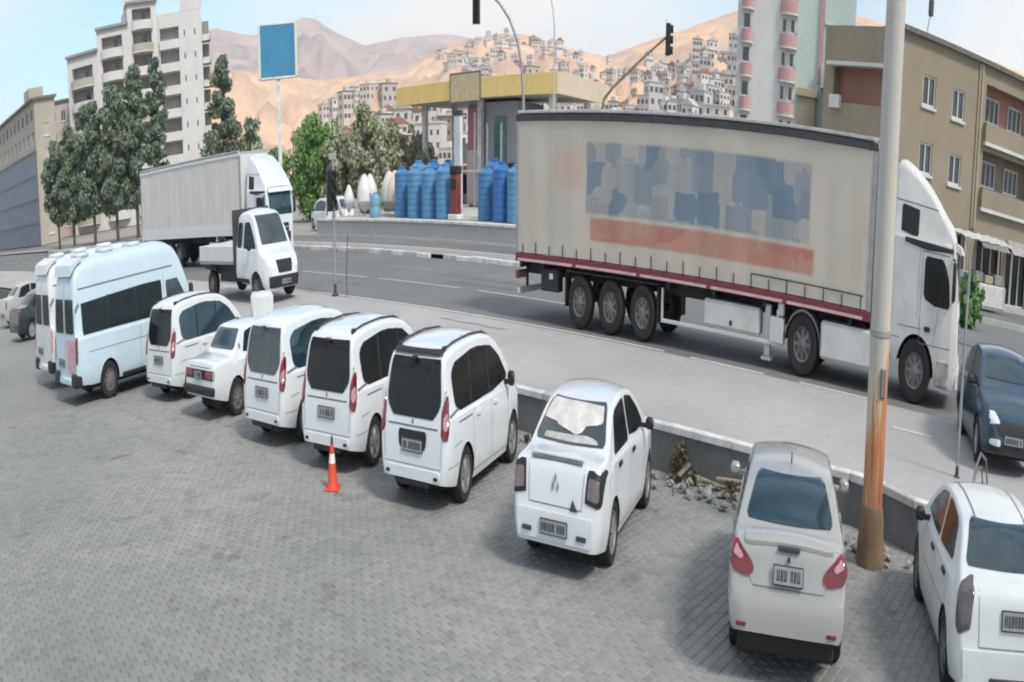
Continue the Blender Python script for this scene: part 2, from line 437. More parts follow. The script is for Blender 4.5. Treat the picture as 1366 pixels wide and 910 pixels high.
# retaining wall between lot and road, with its coping stones
wall = thing('retaining_wall', 'low grey concrete retaining wall with pale coping along the lot edge', 'wall')
path = [rd(s, 16.0) for s in (-110, -80, -60, -45, -35, -28, -22, -18, -14, -11, -8, -5.5, -2.6)] + [(7.98, 13.75, 0), (8.33, 12.95, 0), (8.98, 12.2, 0), (10.5, 10.5, 0), (12.5, 6.9, 0), (14, 2.9, 0)]
b = MB()
for p, q in zip(path, path[1:]):
    dx, dy = q[0] - p[0], q[1] - p[1]; L = math.hypot(dx, dy); nx, ny = -dy / L * .16, dx / L * .16
    k = max(1, int(L / .8))
    for i in range(k):
        A = [p[0] + dx * i / k, p[1] + dy * i / k]; B_ = [p[0] + dx * (i + 1) / k, p[1] + dy * (i + 1) / k]
        b.quad((A[0], A[1], -.05), (B_[0], B_[1], -.05), (B_[0], B_[1], .5), (A[0], A[1], .5))
        b.quad((A[0], A[1], .5), (B_[0], B_[1], .5), (B_[0] + nx, B_[1] + ny, .5), (A[0] + nx, A[1] + ny, .5))
        b.quad((B_[0] + nx, B_[1] + ny, -.05), (A[0] + nx, A[1] + ny, -.05), (A[0] + nx, A[1] + ny, .5), (B_[0] + nx, B_[1] + ny, .5))
b.build('wall_face', 'wallgrey', wall)
random.seed(5)
for p, q in zip(path, path[1:]):
    dx, dy = q[0] - p[0], q[1] - p[1]; L = math.hypot(dx, dy)
    if L > 16: continue
    k = max(1, round(L / 1.0)); rz = math.atan2(dy, dx)
    for i in range(k):
        st = MB(); st.box(.006, L / k - .006, -.03, .19, .502, .602 + random.uniform(-.006, .006), .012)
        st.build('kerb_stone', random.choice(['kerb', 'kerb_white', 'kerb_white']), wall, (p[0] + dx * i / k, p[1] + dy * i / k, 0), rz + random.uniform(-.006, .006))

# median with broken kerb stones, verge, wall of the tank yard
sheet('median', two_scale('median_soil', (.30, .29, .27), (.36, .345, .32), (.22, .22, .2), .3, 3, .95, .3), [-400, -150, -90, -60, -45, -35, -28, -22, -16, -9], 34.85, 37.4, lambda n: .90, 3)
med = thing('median_kerb', 'broken pale kerb along the central strip of the road', 'kerb')
s = -120.0
while s < -9:
    L = 1.2 if s > -60 else 3.0
    if not (-33.5 < s < -29.2 and random.random() < .65):
        st = MB(); st.box(.02, L - .02, -.12, .14, -.02, .17 + random.uniform(-.02, .02), .02)
        st.build('kerb_stone', random.choice(['kerb_white', 'kerb', 'kerb_white']), med, rd(s, 34.72 + random.uniform(-.03, .05), .77), ROAD_RZ + random.uniform(-.03, .03))
    st = MB(); st.box(.02, L - .02, -.1, .1, -.02, .14, .02)
    st.build('kerb_stone', 'kerb', med, rd(s, 37.5, .77), ROAD_RZ)
    s += L
yw = thing('yard_wall', 'long low pale wall with white coping below the blue tanks', 'wall', rd(-57.5, 44.1, .7), ROAD_RZ)
b = MB()
for i in range(22): b.box(i * 2.2 + .004, i * 2.2 + 2.196, 0, .3, 0, .78)
b.build('wall_face', 'wallpale', yw)
for i in range(22):
    st = MB(); st.box(i * 2.2 + .01, i * 2.2 + 2.19, -.12, .46, .785, .90, .015); st.build('coping_stone', 'kerb_white', yw)
sheet('tank_yard', two_scale('yard_concrete', (.46, .44, .41), (.52, .5, .47), (.38, .37, .34), .3, 3, .9, .1), [-57.4, -40, -9.2], 44.6, 90, lambda n: 1.585, 3)
b = MB()
for i in range(30): b.box(i * 1.6, i * 1.6 + 1.58, 0, .18, -.02, .16)
b.build('verge_kerb', 'kerb', None, rd(-57, 43.3, .72), ROAD_RZ)
tag(bpy.data.objects['verge_kerb'], 'plain kerb edging at the foot of the pale yard wall', 'kerb')
# ------------------------------------------------------------------ road vehicles: lofted bodies with fitted panels
def car_section(sp, x, zt, ns=10):
    zb = interp(sp['bot'], x); pl = interp(sp['plan'], x); belt = interp(sp['belt'], x); k = sp['k']
    zt = max(zt, zb + .12)
    c = sp.get('crown', .05) * pl * min(1, (zt - zb) / .8); r = min(sp.get('r', .1), (zt - zb) * .3)
    ze = zt - c - r
    step = sp.get('step', .03)
    def W(z):
        w = pl
        lo = zb + .26
        if z < lo: w -= .06 * ((lo - z) / .26) ** 2
        if z > .66: w -= sp.get('waist', .03) * min(1, (z - .66) / max(.2, belt - .66)) ** 1.5
        if z > belt: w -= step * min(1, (z - belt) / .035) + k * (z - belt)
        return max(w, .12)
    ring = []
    if ze > belt + .10 and belt > zb + .3:       # body side with a crease under the windows
        zs = [zb, zb + .10, zb + .24, .5 * (zb + .24 + belt), belt - .10, belt - .01, belt + .035] + [belt + .035 + (ze - belt - .035) * q for q in (.35, .7, 1.0)]
    else: zs = [zb + (ze - zb) * q for q in (0, .1, .22, .36, .5, .62, .74, .84, .93, 1.0)]
    for z in zs: ring.append((W(z), z))
    w0 = ring[-1][0]; rh = min(r * 1.15, w0 * .5)
    for a in (25, 50, 72): ring.append((w0 - rh * (1 - math.cos(math.radians(a))), ze + r * math.sin(math.radians(a))))
    w1 = w0 - rh
    for t in (1.0, .72, .45, .2, 0.0): ring.append((w1 * t, zt - c * t * t))
    return ring

def car_body(sp, name, mats, parent):
    top = chaikin([(p[0] + i * 1e-4, p[1]) for i, p in enumerate(sp['top'])], sp.get('it', 2))
    P = np.array(top); d = np.r_[0, np.cumsum(np.hypot(*np.diff(P, axis=0).T))]
    t = np.linspace(0, d[-1], sp.get('nst', 74)); X = np.interp(t, d, P[:, 0]); Z = np.interp(t, d, P[:, 1])
    b = MB(); rings = []
    for x, z in zip(X, Z):
        rg = car_section(sp, x, z)
        pts = [(x, -y, zz) for y, zz in rg] + [(x, y, zz) for y, zz in rg[-2::-1]]
        rings.append(pts)
    n = len(rings[0]); v = [p for r in rings for p in r]; f = []
    for i in range(len(rings) - 1):
        for j in range(n):
            k = (j + 1) % n; f.append((i * n + j, (i + 1) * n + j, (i + 1) * n + k, i * n + k))
    f.append(tuple(range(n))); f.append(tuple(range((len(rings) - 1) * n, len(rings) * n))[::-1])
    b.add(v, f)
    me = b.mesh(name, mats, None, fix=True)
    bm = bmesh.new(); bm.from_mesh(me); bvh = BVHTree.FromBMesh(bm); bm.free()
    if sp.get('wheels'):
        cut = MB()
        for (wx, wr, yin) in sp['wheels']:
            for sgn in (-1, 1):
                cut.cyl((wx, sgn * yin, wr * .96), (wx, sgn * 1.6, wr * .96), wr * 1.17, n=28)
        cme = cut.mesh('cut', mats, None, fix=True)
        cme.polygons.foreach_set('material_index', [1] * len(cme.polygons))
        o = link('cut_body', me); co = link('cut_tool', cme)
        md = o.modifiers.new('wells', 'BOOLEAN'); md.operation = 'DIFFERENCE'; md.object = co; md.solver = 'EXACT'
        try: md.material_mode = 'INDEX'
        except Exception: pass
        dg = bpy.context.evaluated_depsgraph_get(); nm = bpy.data.meshes.new_from_object(o.evaluated_get(dg))
        bpy.data.objects.remove(o); bpy.data.objects.remove(co); me = nm; me.name = name
    me.polygons.foreach_set('use_smooth', [True] * len(me.polygons)); me.set_sharp_from_angle(angle=math.radians(32))
    return bvh, link(name, me, parent)

VIEW = {'R': ((0, 1, 0), (1, 0, 0), (0, 0, 1)), 'L': ((0, -1, 0), (1, 0, 0), (0, 0, 1)),
        'B': ((1, 0, 0), (0, 1, 0), (0, 0, 1)), 'F': ((-1, 0, 0), (0, 1, 0), (0, 0, 1)), 'T': ((0, 0, -1), (1, 0, 0), (0, 1, 0)),
        'RB': ((.7071, .7071, 0), (.7071, -.7071, 0), (0, 0, 1)), 'RF': ((-.7071, .7071, 0), (.7071, .7071, 0), (0, 0, 1))}
def patch(mb, bvh, poly, view, eps=.006, rows=9, cols=12, rnd=2, skirt=0.0):
    """A panel that follows the body: the outline poly (in the view's two axes) cast onto the body, eps proud of it."""
    D, U, W = (Vector(a) for a in VIEW[view])
    if rnd: poly = round_poly([tuple(p) for p in poly], .045 * rnd)
    vs = [p[1] for p in poly]; v0, v1 = min(vs), max(vs); e = (v1 - v0) * .01
    grid = []
    for i in range(rows + 1):
        v = v0 + e + (v1 - v0 - 2 * e) * i / rows; xs = []
        for a, b in zip(poly, poly[1:] + poly[:1]):
            if (a[1] - v) * (b[1] - v) <= 0 and a[1] != b[1]: xs.append(a[0] + (b[0] - a[0]) * (v - a[1]) / (b[1] - a[1]))
        if len(xs) < 2: continue
        u0, u1 = min(xs), max(xs); row = []
        for j in range(cols + 1):
            u = u0 + (u1 - u0) * j / cols
            h, n, _, _ = bvh.ray_cast(U * u + W * v - D * 6, D)
            if h is None: row.append(None); continue
            if n.dot(D) > 0: n = -n
            row.append(h + n * eps)
        # rays that miss (panel edge past the silhouette) take the nearest hit of their row
        good = [p for p in row if p is not None]
        if not good: continue
        last = None
        for j in range(len(row)):
            if row[j] is None: row[j] = last if last is not None else next(p for p in row[j:] if p is not None)
            last = row[j]
        grid.append(row)
    if len(grid) < 2: return mb
    w = len(grid[0]); V_ = [p for r in grid for p in r]; F_ = []
    for i in range(len(grid) - 1):
        for j in range(w - 1): F_.append((i * w + j, i * w + j + 1, (i + 1) * w + j + 1, (i + 1) * w + j))
    nrm = U.cross(W)
    if nrm.dot(D) > 0: F_ = [f[::-1] for f in F_]
    if skirt:
        m = len(V_); per = [j for j in range(w)] + [i * w + w - 1 for i in range(1, len(grid))] + [(len(grid) - 1) * w + j for j in range(w - 2, -1, -1)] + [i * w for i in range(len(grid) - 2, 0, -1)]
        V_ += [V_[i] + D * skirt for i in per]; q = len(per)
        for i in range(q):
            a, c = per[i], per[(i + 1) % q]; F_.append((a, m + i, m + (i + 1) % q, c) if nrm.dot(D) <= 0 else (a, c, m + (i + 1) % q, m + i))
    mb.add(V_, F_); return mb

def strip(mb, bvh, pts, view, w=.009, eps=.004):
    """A thin line laid on the body (panel gaps)."""
    for (a, b) in zip(pts, pts[1:]):
        dx, dy = b[0] - a[0], b[1] - a[1]; L = math.hypot(dx, dy); nx, ny = -dy / L * w / 2, dx / L * w / 2
        if abs(dy) > abs(dx): patch(mb, bvh, [(a[0] - nx, a[1] - ny), (b[0] - nx, b[1] - ny), (b[0] + nx, b[1] + ny), (a[0] + nx, a[1] + ny)], view, eps, max(2, int(L / .06)), 1, 0)
        else:
            k = max(2, int(L / .08))
            D, U, W = (Vector(q) for q in VIEW[view]); row0, row1 = [], []
            for i in range(k + 1):
                u, v = a[0] + dx * i / k, a[1] + dy * i / k
                for row, sg in ((row0, 1), (row1, -1)):
                    h, n, _, _ = bvh.ray_cast(U * (u + nx * sg) + W * (v + ny * sg) - D * 6, D)
                    row.append(None if h is None else h + (n if n.dot(D) < 0 else -n) * eps)
            for i in range(k):
                q = [row0[i], row0[i + 1], row1[i + 1], row1[i]]
                if all(p is not None for p in q): mb.quad(*q)
    return mb

def wheel_meshes(r, w, spokes, rimmat='rim', rr=.66):
    t = MB(); h = w / 2
    t.lathe([(r * rr, -h * .8), (r * .80, -h), (r * .95, -h * .92), (r, -h * .62), (r, h * .62), (r * .95, h * .92), (r * .80, h), (r * rr, h * .8)], axis='y', n=30)
    q = MB(); q.lathe([(r * rr, -h * .84), (r * rr * .93, -h * .80), (r * rr * .88, -h * .45), (.001, -h * .40)], axis='y', n=26)
    q.lathe([(r * rr, -h * .84), (r * rr, h * .8)], axis='y', n=26)
    rimtop = -h * .70
    for k in range(spokes):
        a = 2 * math.pi * k / spokes; ca, sa = math.cos(a), math.sin(a); r0, r1, ww = r * .12, r * rr * .92, r * .085
        pts = []
        for (rad, off, dep) in ((r0, ww, rimtop - .012), (r1, ww * .75, rimtop), (r1, -ww * .75, rimtop), (r0, -ww, rimtop - .012)):
            pts.append((rad * ca - off * sa, dep, rad * sa + off * ca))
        back = [(p[0], -h * .42, p[2]) for p in pts]
        q.add(pts + back, [(0, 1, 2, 3), (0, 4, 5, 1), (1, 5, 6, 2), (2, 6, 7, 3), (3, 7, 4, 0)])
    q.lathe([(r * .17, -h * .5), (r * .17, -h * .78), (r * .1, -h * .84), (.001, -h * .84)], axis='y', n=14)
    return t.mesh('tyre', 'tyre', 40), q.mesh('rim', rimmat, 35)

def add_wheels(parent, spots, r, w, spokes, rimmat='rim', rr=.66):
    """spots: [(x, y)] ; the outer face looks away from the middle of the vehicle."""
    tm, rm = wheel_meshes(r, w, spokes, rimmat, rr)
    for i, (x, y) in enumerate(spots):
        rot = 0 if y < 0 else math.pi
        o = link('wheel', tm, parent, (x, y, r), rot); o.rotation_euler = (0, 0, rot)
        q = link('rim', rm, o); q.rotation_euler = (0, i * .55, 0)

def plate(parent, loc, w=.50, h=.115, tilt=0.0, face='B', seed=0, frame='black'):
    """A number plate: frame, pale sheet and rows of dark characters too blurred to read."""
    rnd = random.Random(seed); s = -1 if face == 'B' else 1
    f = MB(); f.box(-.012, .012, -w / 2 - .012, w / 2 + .012, -h / 2 - .012, h / 2 + .012, .004)
    o = f.build('number_plate', 'plateink', parent, loc); o.rotation_euler = (0, tilt, 0)
    p = MB(); p.box(s * .0125, s * .016, -w / 2, w / 2, -h / 2, h / 2); p.build('plate_sheet', 'plate', o)
    c = MB(); y = -w / 2 + .035
    while y < w / 2 - .06:
        cw = rnd.uniform(.03, .045); z0, z1 = -h * .32, h * .32
        c.box(s * .0163, s * .019, y, y + .016, z0, z1); c.box(s * .0163, s * .019, y + cw - .016, y + cw, z0, z1)
        zz = rnd.choice([z0, 0, z1 - .014]); c.box(s * .0163, s * .0188, y + .012, y + cw - .012, zz, zz + .014)
        y += cw + rnd.choice([.014, .014, .05])
    c.build('plate_lettering', 'plateink', o)['kind'] = 'stuff'
    return o

def both(mb): return mb, mb.mirror_y()

# ---------------- tall compact vans (four of them stand in the row)
COUR = dict(top=[(0, .36), (0, .52), (.015, .72), (.04, .95), (.075, 1.10), (.15, 1.42), (.22, 1.62), (.33, 1.71), (.75, 1.765), (1.5, 1.785), (2.25, 1.745), (2.75, 1.61), (3.15, 1.36), (3.42, 1.15), (3.58, 1.07), (3.9, .96), (4.06, .80), (4.13, .55), (4.157, .40)],
            plan=[(0, .76), (.04, .81), (.1, .845), (.25, .875), (.8, .885), (3.2, .882), (3.7, .83), (4.0, .70), (4.157, .5)],
            bot=[(0, .33), (.4, .26), (1.0, .2), (3.6, .2), (4.0, .25), (4.157, .3)], belt=[(0, 1.0), (1, 1.0), (3.3, .98), (4.1, .8)], k=.235, crown=.045, r=.075,
            wheels=[(.858, .315, .5), (3.347, .315, .5)])
def compact_van(loc, h, label, paint='white', rails=True, spoiler=False, plate_seed=1, glass='glass', sideglass='glass', lamp=('redlamp', 'pinklamp'), plate_z=.74, dark_recess=False):
    t = thing('compact_van', label, 'van', (loc[0], loc[1], 0), hd(h), 'white vans parked in the row')
    bvh, _ = car_body(COUR, 'body', [M[paint], M['under']], t)
    rg = [(-.60, 1.61), (.60, 1.61), (.67, 1.22), (.66, 1.12), (.50, .985), (-.50, .985), (-.66, 1.12), (-.67, 1.22)]
    b = MB(); patch(b, bvh, rg, 'B', .010, 12, 16, 1, .012); b.build('rear_window', glass, t, 40)
    b = MB(); strip(b, bvh, [(-.735, 1.3), (-.73, 1.05), (-.70, .52)], 'B'); strip(b, bvh, [(.735, 1.3), (.73, 1.05), (.70, .52)], 'B'); strip(b, bvh, [(-.70, .49), (.70, .49)], 'B'); strip(b, bvh, [(-.62, .90), (.62, .90)], 'B', .02)
    b.build('tailgate_seam', 'seam', t)
    side = [(.47, 1.10), (.42, 1.46), (.72, 1.585), (1.6, 1.615), (2.32, 1.565), (2.74, 1.40), (3.10, 1.12), (2.98, 1.055), (2.0, 1.03), (1.0, 1.035), (.66, 1.03)]
    for m_ in both(patch(MB(), bvh, side, 'R', .008, 10, 26, 2, .01)): m_.build('side_window', sideglass, t, 40)
    for xs in ((1.18, 1.22, 1.60, 1.03), (2.08, 2.10, 1.585, 1.035)):
        for m_ in both(strip(MB(), bvh, [(xs[0], xs[3]), (xs[1], xs[2])], 'R', .07, .012)): m_.build('window_pillar', 'black', t)
    b = MB(); patch(b, bvh, [(-.6, 1.60), (.6, 1.60), (.72, 1.14), (-.72, 1.14)], 'F', .008, 10, 14, 1, .01); b.build('windscreen', 'glassgrey', t, 40)
    lp = [(.52, .80), (.66, .79), (.70, 1.0), (.715, 1.24), (.64, 1.25), (.55, 1.08)]
    for m_ in both(patch(MB(), bvh, lp, 'RB', .016, 8, 5, 1, .02)):
        o = m_.build('tail_light', lamp[0], t, 50)
    inner = [(.56, .90), (.655, .90), (.67, 1.08), (.585, 1.06)]
    for m_ in both(patch(MB(), bvh, inner, 'RB', .021, 4, 4, 1)): m_.build('tail_light_lens', lamp[1], t)
    g = MB(); strip(g, bvh, [(.22, 1.02), (.75, 1.08)], 'R', .035, .007)
    for m_ in both(g): m_.build('side_trim', 'seam', t)
    g = MB(); strip(g, bvh, [(1.2, .33), (1.2, 1.02)], 'R'); strip(g, bvh, [(2.1, .28), (2.1, 1.02)], 'R'); strip(g, bvh, [(3.0, .5), (3.05, 1.0)], 'R'); strip(g, bvh, [(1.2, .30), (2.95, .28)], 'R'); strip(g, bvh, [(.1, .50), (.52, .50)], 'R'); strip(g, bvh, [(.55, .93), (1.15, .93)], 'R', .02); strip(g, bvh, [(.3, .70), (.62, .72)], 'R', .01); strip(g, bvh, [(3.62, .62), (3.75, .98)], 'R')
    for m_ in both(g): m_.build('door_seam', 'seam', t)['kind'] = 'stuff'
    for x in (1.35, 2.22):
        for m_ in both(patch(MB(), bvh, [(x, .89), (x + .19, .89), (x + .19, .93), (x, .93)], 'R', .03, 2, 4, 0, .03)): m_.build('door_handle', paint, t)
    b = MB(); patch(b, bvh, [(-.68, .34), (.68, .34), (.70, .46), (-.70, .46)], 'B', .035, 4, 14, 1, .05); b.build('rear_bumper', paint, t, 50)
    b = MB(); b.box(-.03, .35, -.42, .42, .26, .345, .02); b.build('bumper_insert', 'black', t)
    for y in (-.6, .6):
        b = MB(); b.box(-.052, -.03, y - .05, y + .05, .375, .41, .006); b.build('reflector', 'black', t)
    if dark_recess:
        b = MB(); patch(b, bvh, [(-.33, .66), (.33, .66), (.36, .86), (-.36, .86)], 'B', .01, 4, 8, 1); b.build('plate_recess', 'black', t)
    plate(t, (interp([(.52, -.01), (.72, .0), (.95, .03)], plate_z) - .006, 0, plate_z), .5, .12, .05, 'B', plate_seed)
    b = MB(); b.lathe([(.001, -.02), (.028, -.02), (.03, 0)], (.055, 0, .95), 'x', 12); b.build('badge', 'steel', t)
    b = MB(); b.box(.10, .2, -.05, .05, 1.60, 1.635, .008); b.build('brake_light', 'redlamp' if not spoiler else 'black', t)
    if rails:
        for sgn in (-1, 1):
            path_ = []
            for x, y, up in ((.40, .56, .0), (.47, .565, .016), (.8, .575, .02), (1.5, .58, .02), (2.15, .575, .018), (2.42, .565, .0)):
                hit = bvh.ray_cast(Vector((x, sgn * y, 4)), Vector((0, 0, -1)))[0]; path_.append((x, sgn * y, hit.z + up))
            b = MB(); b.tube(path_, .016, 6); b.build('roof_rail', 'darksteel', t, 40)
            b = MB(); x, y, z = path_[0]; b.box(x - .04, x + .10, y - .028, y + .028, z - .03, z + .055, .012); b.build('rail_foot', 'black', t)
    if spoiler:
        b = MB(); patch(b, bvh, [(-.60, 1.628), (.60, 1.628), (.58, 1.675), (-.58, 1.675)], 'B', .03, 3, 12, 0, .04); b.build('roof_spoiler', 'black', t)
    for sgn in (-1, 1):
        b = MB(); b.box(2.88, 2.99, sgn * .90, sgn * 1.07, 1.02, 1.20, .035); b.box(2.91, 2.97, sgn * .74, sgn * .93, 1.03, 1.09, .01); b.build('mirror', 'black', t, 40)
    add_wheels(t, [(.858, -.765), (.858, .765), (3.347, -.765), (3.347, .765)], .315, .2, 6)
    b = MB(); b.box(.5, 3.6, -.55, .55, .17, .32); b.build('underbody', 'under', t)
    return t
compact_van((-2.20, 14.84), .42, 'white van with black tailgate spoiler and roof rails, nearest of the row', spoiler=True, plate_seed=11, plate_z=.70, dark_recess=True)
compact_van((-4.58, 16.62), .42, 'white van with roof rails parked behind the traffic cone', plate_seed=12)
compact_van((-6.85, 18.22), .50, 'white van without roof rails between the old saloon and a railed van', rails=False, plate_seed=13, glass='glassgrey', sideglass='glassblue')
compact_van((-12.15, 22.06), .45, 'white van between the minibus and the old boxy saloon', paint='white2', plate_seed=14, sideglass='glassblue')

# ---------------- saloons and hatchbacks
def saloon(loc, h, name, label, sp, paint, z=0, group=None, **k):
    t = thing(name, label, 'car', (loc[0], loc[1], z), hd(h), group)
    bvh, _ = car_body(sp, 'body', [M[paint], M['under']], t)
    for key, view, nm, mt, eps, sk in k.get('panels', []):
        patch_mb = MB(); patch(patch_mb, bvh, key, view, eps, 10, 16, 1.6 if ('window' in nm or 'windscreen' in nm) else .7, sk)
        if view in ('R', 'RB', 'RF'):
            for m_ in both(patch_mb): m_.build(nm, mt, t, 45)
        else: patch_mb.build(nm, mt, t, 45)
    g = MB()
    for pts in k.get('seams', []): strip(g, bvh, pts, 'R')
    if g.f:
        for m_ in both(g): m_.build('door_seam', 'seam', t)['kind'] = 'stuff'
    g = MB()
    for pts in k.get('rear_seams', []): strip(g, bvh, pts, 'B', .010)
    if g.f: g.build('boot_seam', 'seam', t)
    for x, zz in k.get('handles', []):
        for m_ in both(patch(MB(), bvh, [(x, zz - .02), (x + .18, zz - .02), (x + .18, zz + .02), (x, zz + .02)], 'R', .03, 2, 4, 0, .03)): m_.build('door_handle', k.get('handle_mat', paint), t)
    mx, my, mz = k['mirror']
    for sgn in (-1, 1):
        b = MB(); b.box(mx, mx + .11, sgn * (my + .02), sgn * (my + .19), mz, mz + .13, .035); b.box(mx + .03, mx + .09, sgn * (my - .16), sgn * (my + .05), mz + .01, mz + .06, .01); b.build('mirror', k.get('mirror_mat', 'black'), t, 40)
    if 'plate' in k: plate(t, k['plate'][0], k['plate'][1], k['plate'][2], k['plate'][3], 'B', k['plate'][4])
    wx0, wx1, wy, r = k['wheels']
    add_wheels(t, [(wx0, -wy), (wx0, wy), (wx1, -wy), (wx1, wy)], r, .2, k.get('spokes', 6), k.get('rim', 'rim'), k.get('rr', .66))
    b = MB(); b.box(.45, sp['plan'][-1][0] - .5, -.5, .5, .16, .30); b.build('underbody', 'under', t)
    return t, bvh

M['lensgrey'] = mat('lamp_lens_grey', (.17, .135, .135), .2, var=.3, coat=.6, scale=9)
SYM = dict(top=[(0, .36), (0, .55), (.015, .66), (.05, .90), (.10, 1.04), (.16, 1.085), (.5, 1.09), (.68, 1.10), (.98, 1.29), (1.27, 1.44), (1.6, 1.50), (2.1, 1.52), (2.6, 1.475), (2.95, 1.33), (3.3, 1.11), (3.5, 1.0), (4.0, .90), (4.24, .74), (4.33, .5), (4.346, .38)],
           plan=[(0, .74), (.05, .80), (.15, .84), (.5, .866), (3.4, .866), (3.9, .80), (4.2, .66), (4.346, .45)], bot=[(0, .30), (.5, .22), (3.8, .2), (4.346, .26)],
           belt=[(0, .96), (.8, .97), (3.4, .93), (4.3, .8)], k=.36, crown=.05, r=.065, wheels=[(.89, .31, .48), (3.524, .31, .48)])
t, bv = saloon((.71, 12.36), .43, 'saloon_car', 'white saloon with a pale sunshade behind its rear window and dark tail lights', SYM, 'white',
    panels=[([(-.545, 1.43), (.545, 1.43), (.70, 1.10), (-.70, 1.10)], 'B', 'rear_window', 'glassgrey', .008, .01),
            ([(-.46, 1.42), (.46, 1.42), (.62, 1.13), (-.62, 1.13)], 'F', 'windscreen', 'glassgrey', .008, .01),
            ([(1.02, 1.0), (1.30, 1.36), (1.62, 1.40), (1.98, 1.42), (1.98, 1.0)], 'R', 'side_window', 'glass', .008, .01),
            ([(2.06, 1.0), (2.06, 1.42), (2.45, 1.38), (2.85, 1.2), (3.1, 1.02), (3.0, .99)], 'R', 'side_window', 'glass', .008, .01),
            ([(-.835, .70), (-.56, .72), (-.59, 1.01), (-.83, 1.0)], 'B', 'tail_light', 'black', .014, .03), ([(.835, .70), (.56, .72), (.59, 1.01), (.83, 1.0)], 'B', 'tail_light', 'black', .014, .03),
            ([(-.80, .75), (-.60, .765), (-.62, .95), (-.79, .945)], 'B', 'tail_light_lens', 'lensgrey', .02, .0), ([(.80, .75), (.60, .765), (.62, .95), (.79, .945)], 'B', 'tail_light_lens', 'lensgrey', .02, .0),
            ([(-.70, .34), (.70, .34), (.72, .60), (-.72, .60)], 'B', 'rear_bumper', 'white', .03, .05)],
    seams=[[(1.08, .36), (1.02, .96)], [(2.02, .27), (2.02, .97)], [(3.08, .5), (3.12, .95)], [(1.2, .30), (3.0, .28)]],
    rear_seams=[[(-.5, .66), (.5, .66)], [(-.5, .66), (-.53, 1.02)], [(.5, .66), (.53, 1.02)]], handles=[(1.15, .90), (2.1, .88)], handle_mat='black', mirror=(2.9, .88, .97),
    plate=((-.045, 0, .47), .5, .12, .05, 21), wheels=(.89, 3.524, .75, .31), spokes=7)
# sunshade cloth spread behind the rear glass, the badge, the torn foil on the boot
b = MB(); patch(b, bv, [(-.50, 1.41), (.50, 1.415), (.60, 1.27), (.56, 1.235), (.40, 1.30), (.28, 1.215), (.08, 1.20), (-.10, 1.165), (-.22, 1.19), (-.30, 1.29), (-.42, 1.25), (-.57, 1.27)], 'B', .014, 14, 18, 1); b.build('sunshade', mat('sunshade_cloth', (.62, .60, .58), .8, var=.25, scale=6), t, 40)
b = MB(); patch(b, bv, [(-.58, 1.115), (.52, 1.115), (.48, 1.17), (.1, 1.145), (-.3, 1.175), (-.5, 1.15)], 'B', .013, 4, 10, 1); b.build('parcel_shelf_cover', mat('shelf_cloth', (.48, .47, .46), .8, var=.3, scale=8), t)
b = MB(); b.box(.12, .2, -.50, .50, 1.075, 1.105, .008); b.build('boot_spoiler', 'white', t)
b = MB(); b.box(.105, .13, -.48, .48, 1.045, 1.068, .004); b.build('boot_lip', 'seam', t)
b = MB()
for dy, dz in ((0, .05), (.045, -.03), (-.045, -.03)): b.prism([(dy, dz + .045), (dy + .022, dz), (dy, dz - .045), (dy - .022, dz)], 'x', .02, .042)
b.build('badge', 'steel', t, None, False, (0.0, .0, .86))
b = MB(); patch(b, bv, [(-.44, .64), (-.28, .64), (-.33, .745)], 'B', .012, 4, 6, 0); b.build('torn_foil_sticker', 'plateink', t)
for y in (-.52, .52):
    b = MB(); b.box(-.052, -.02, y - .09, y + .09, .40, .445, .006); b.build('reflector', 'plateink', t)

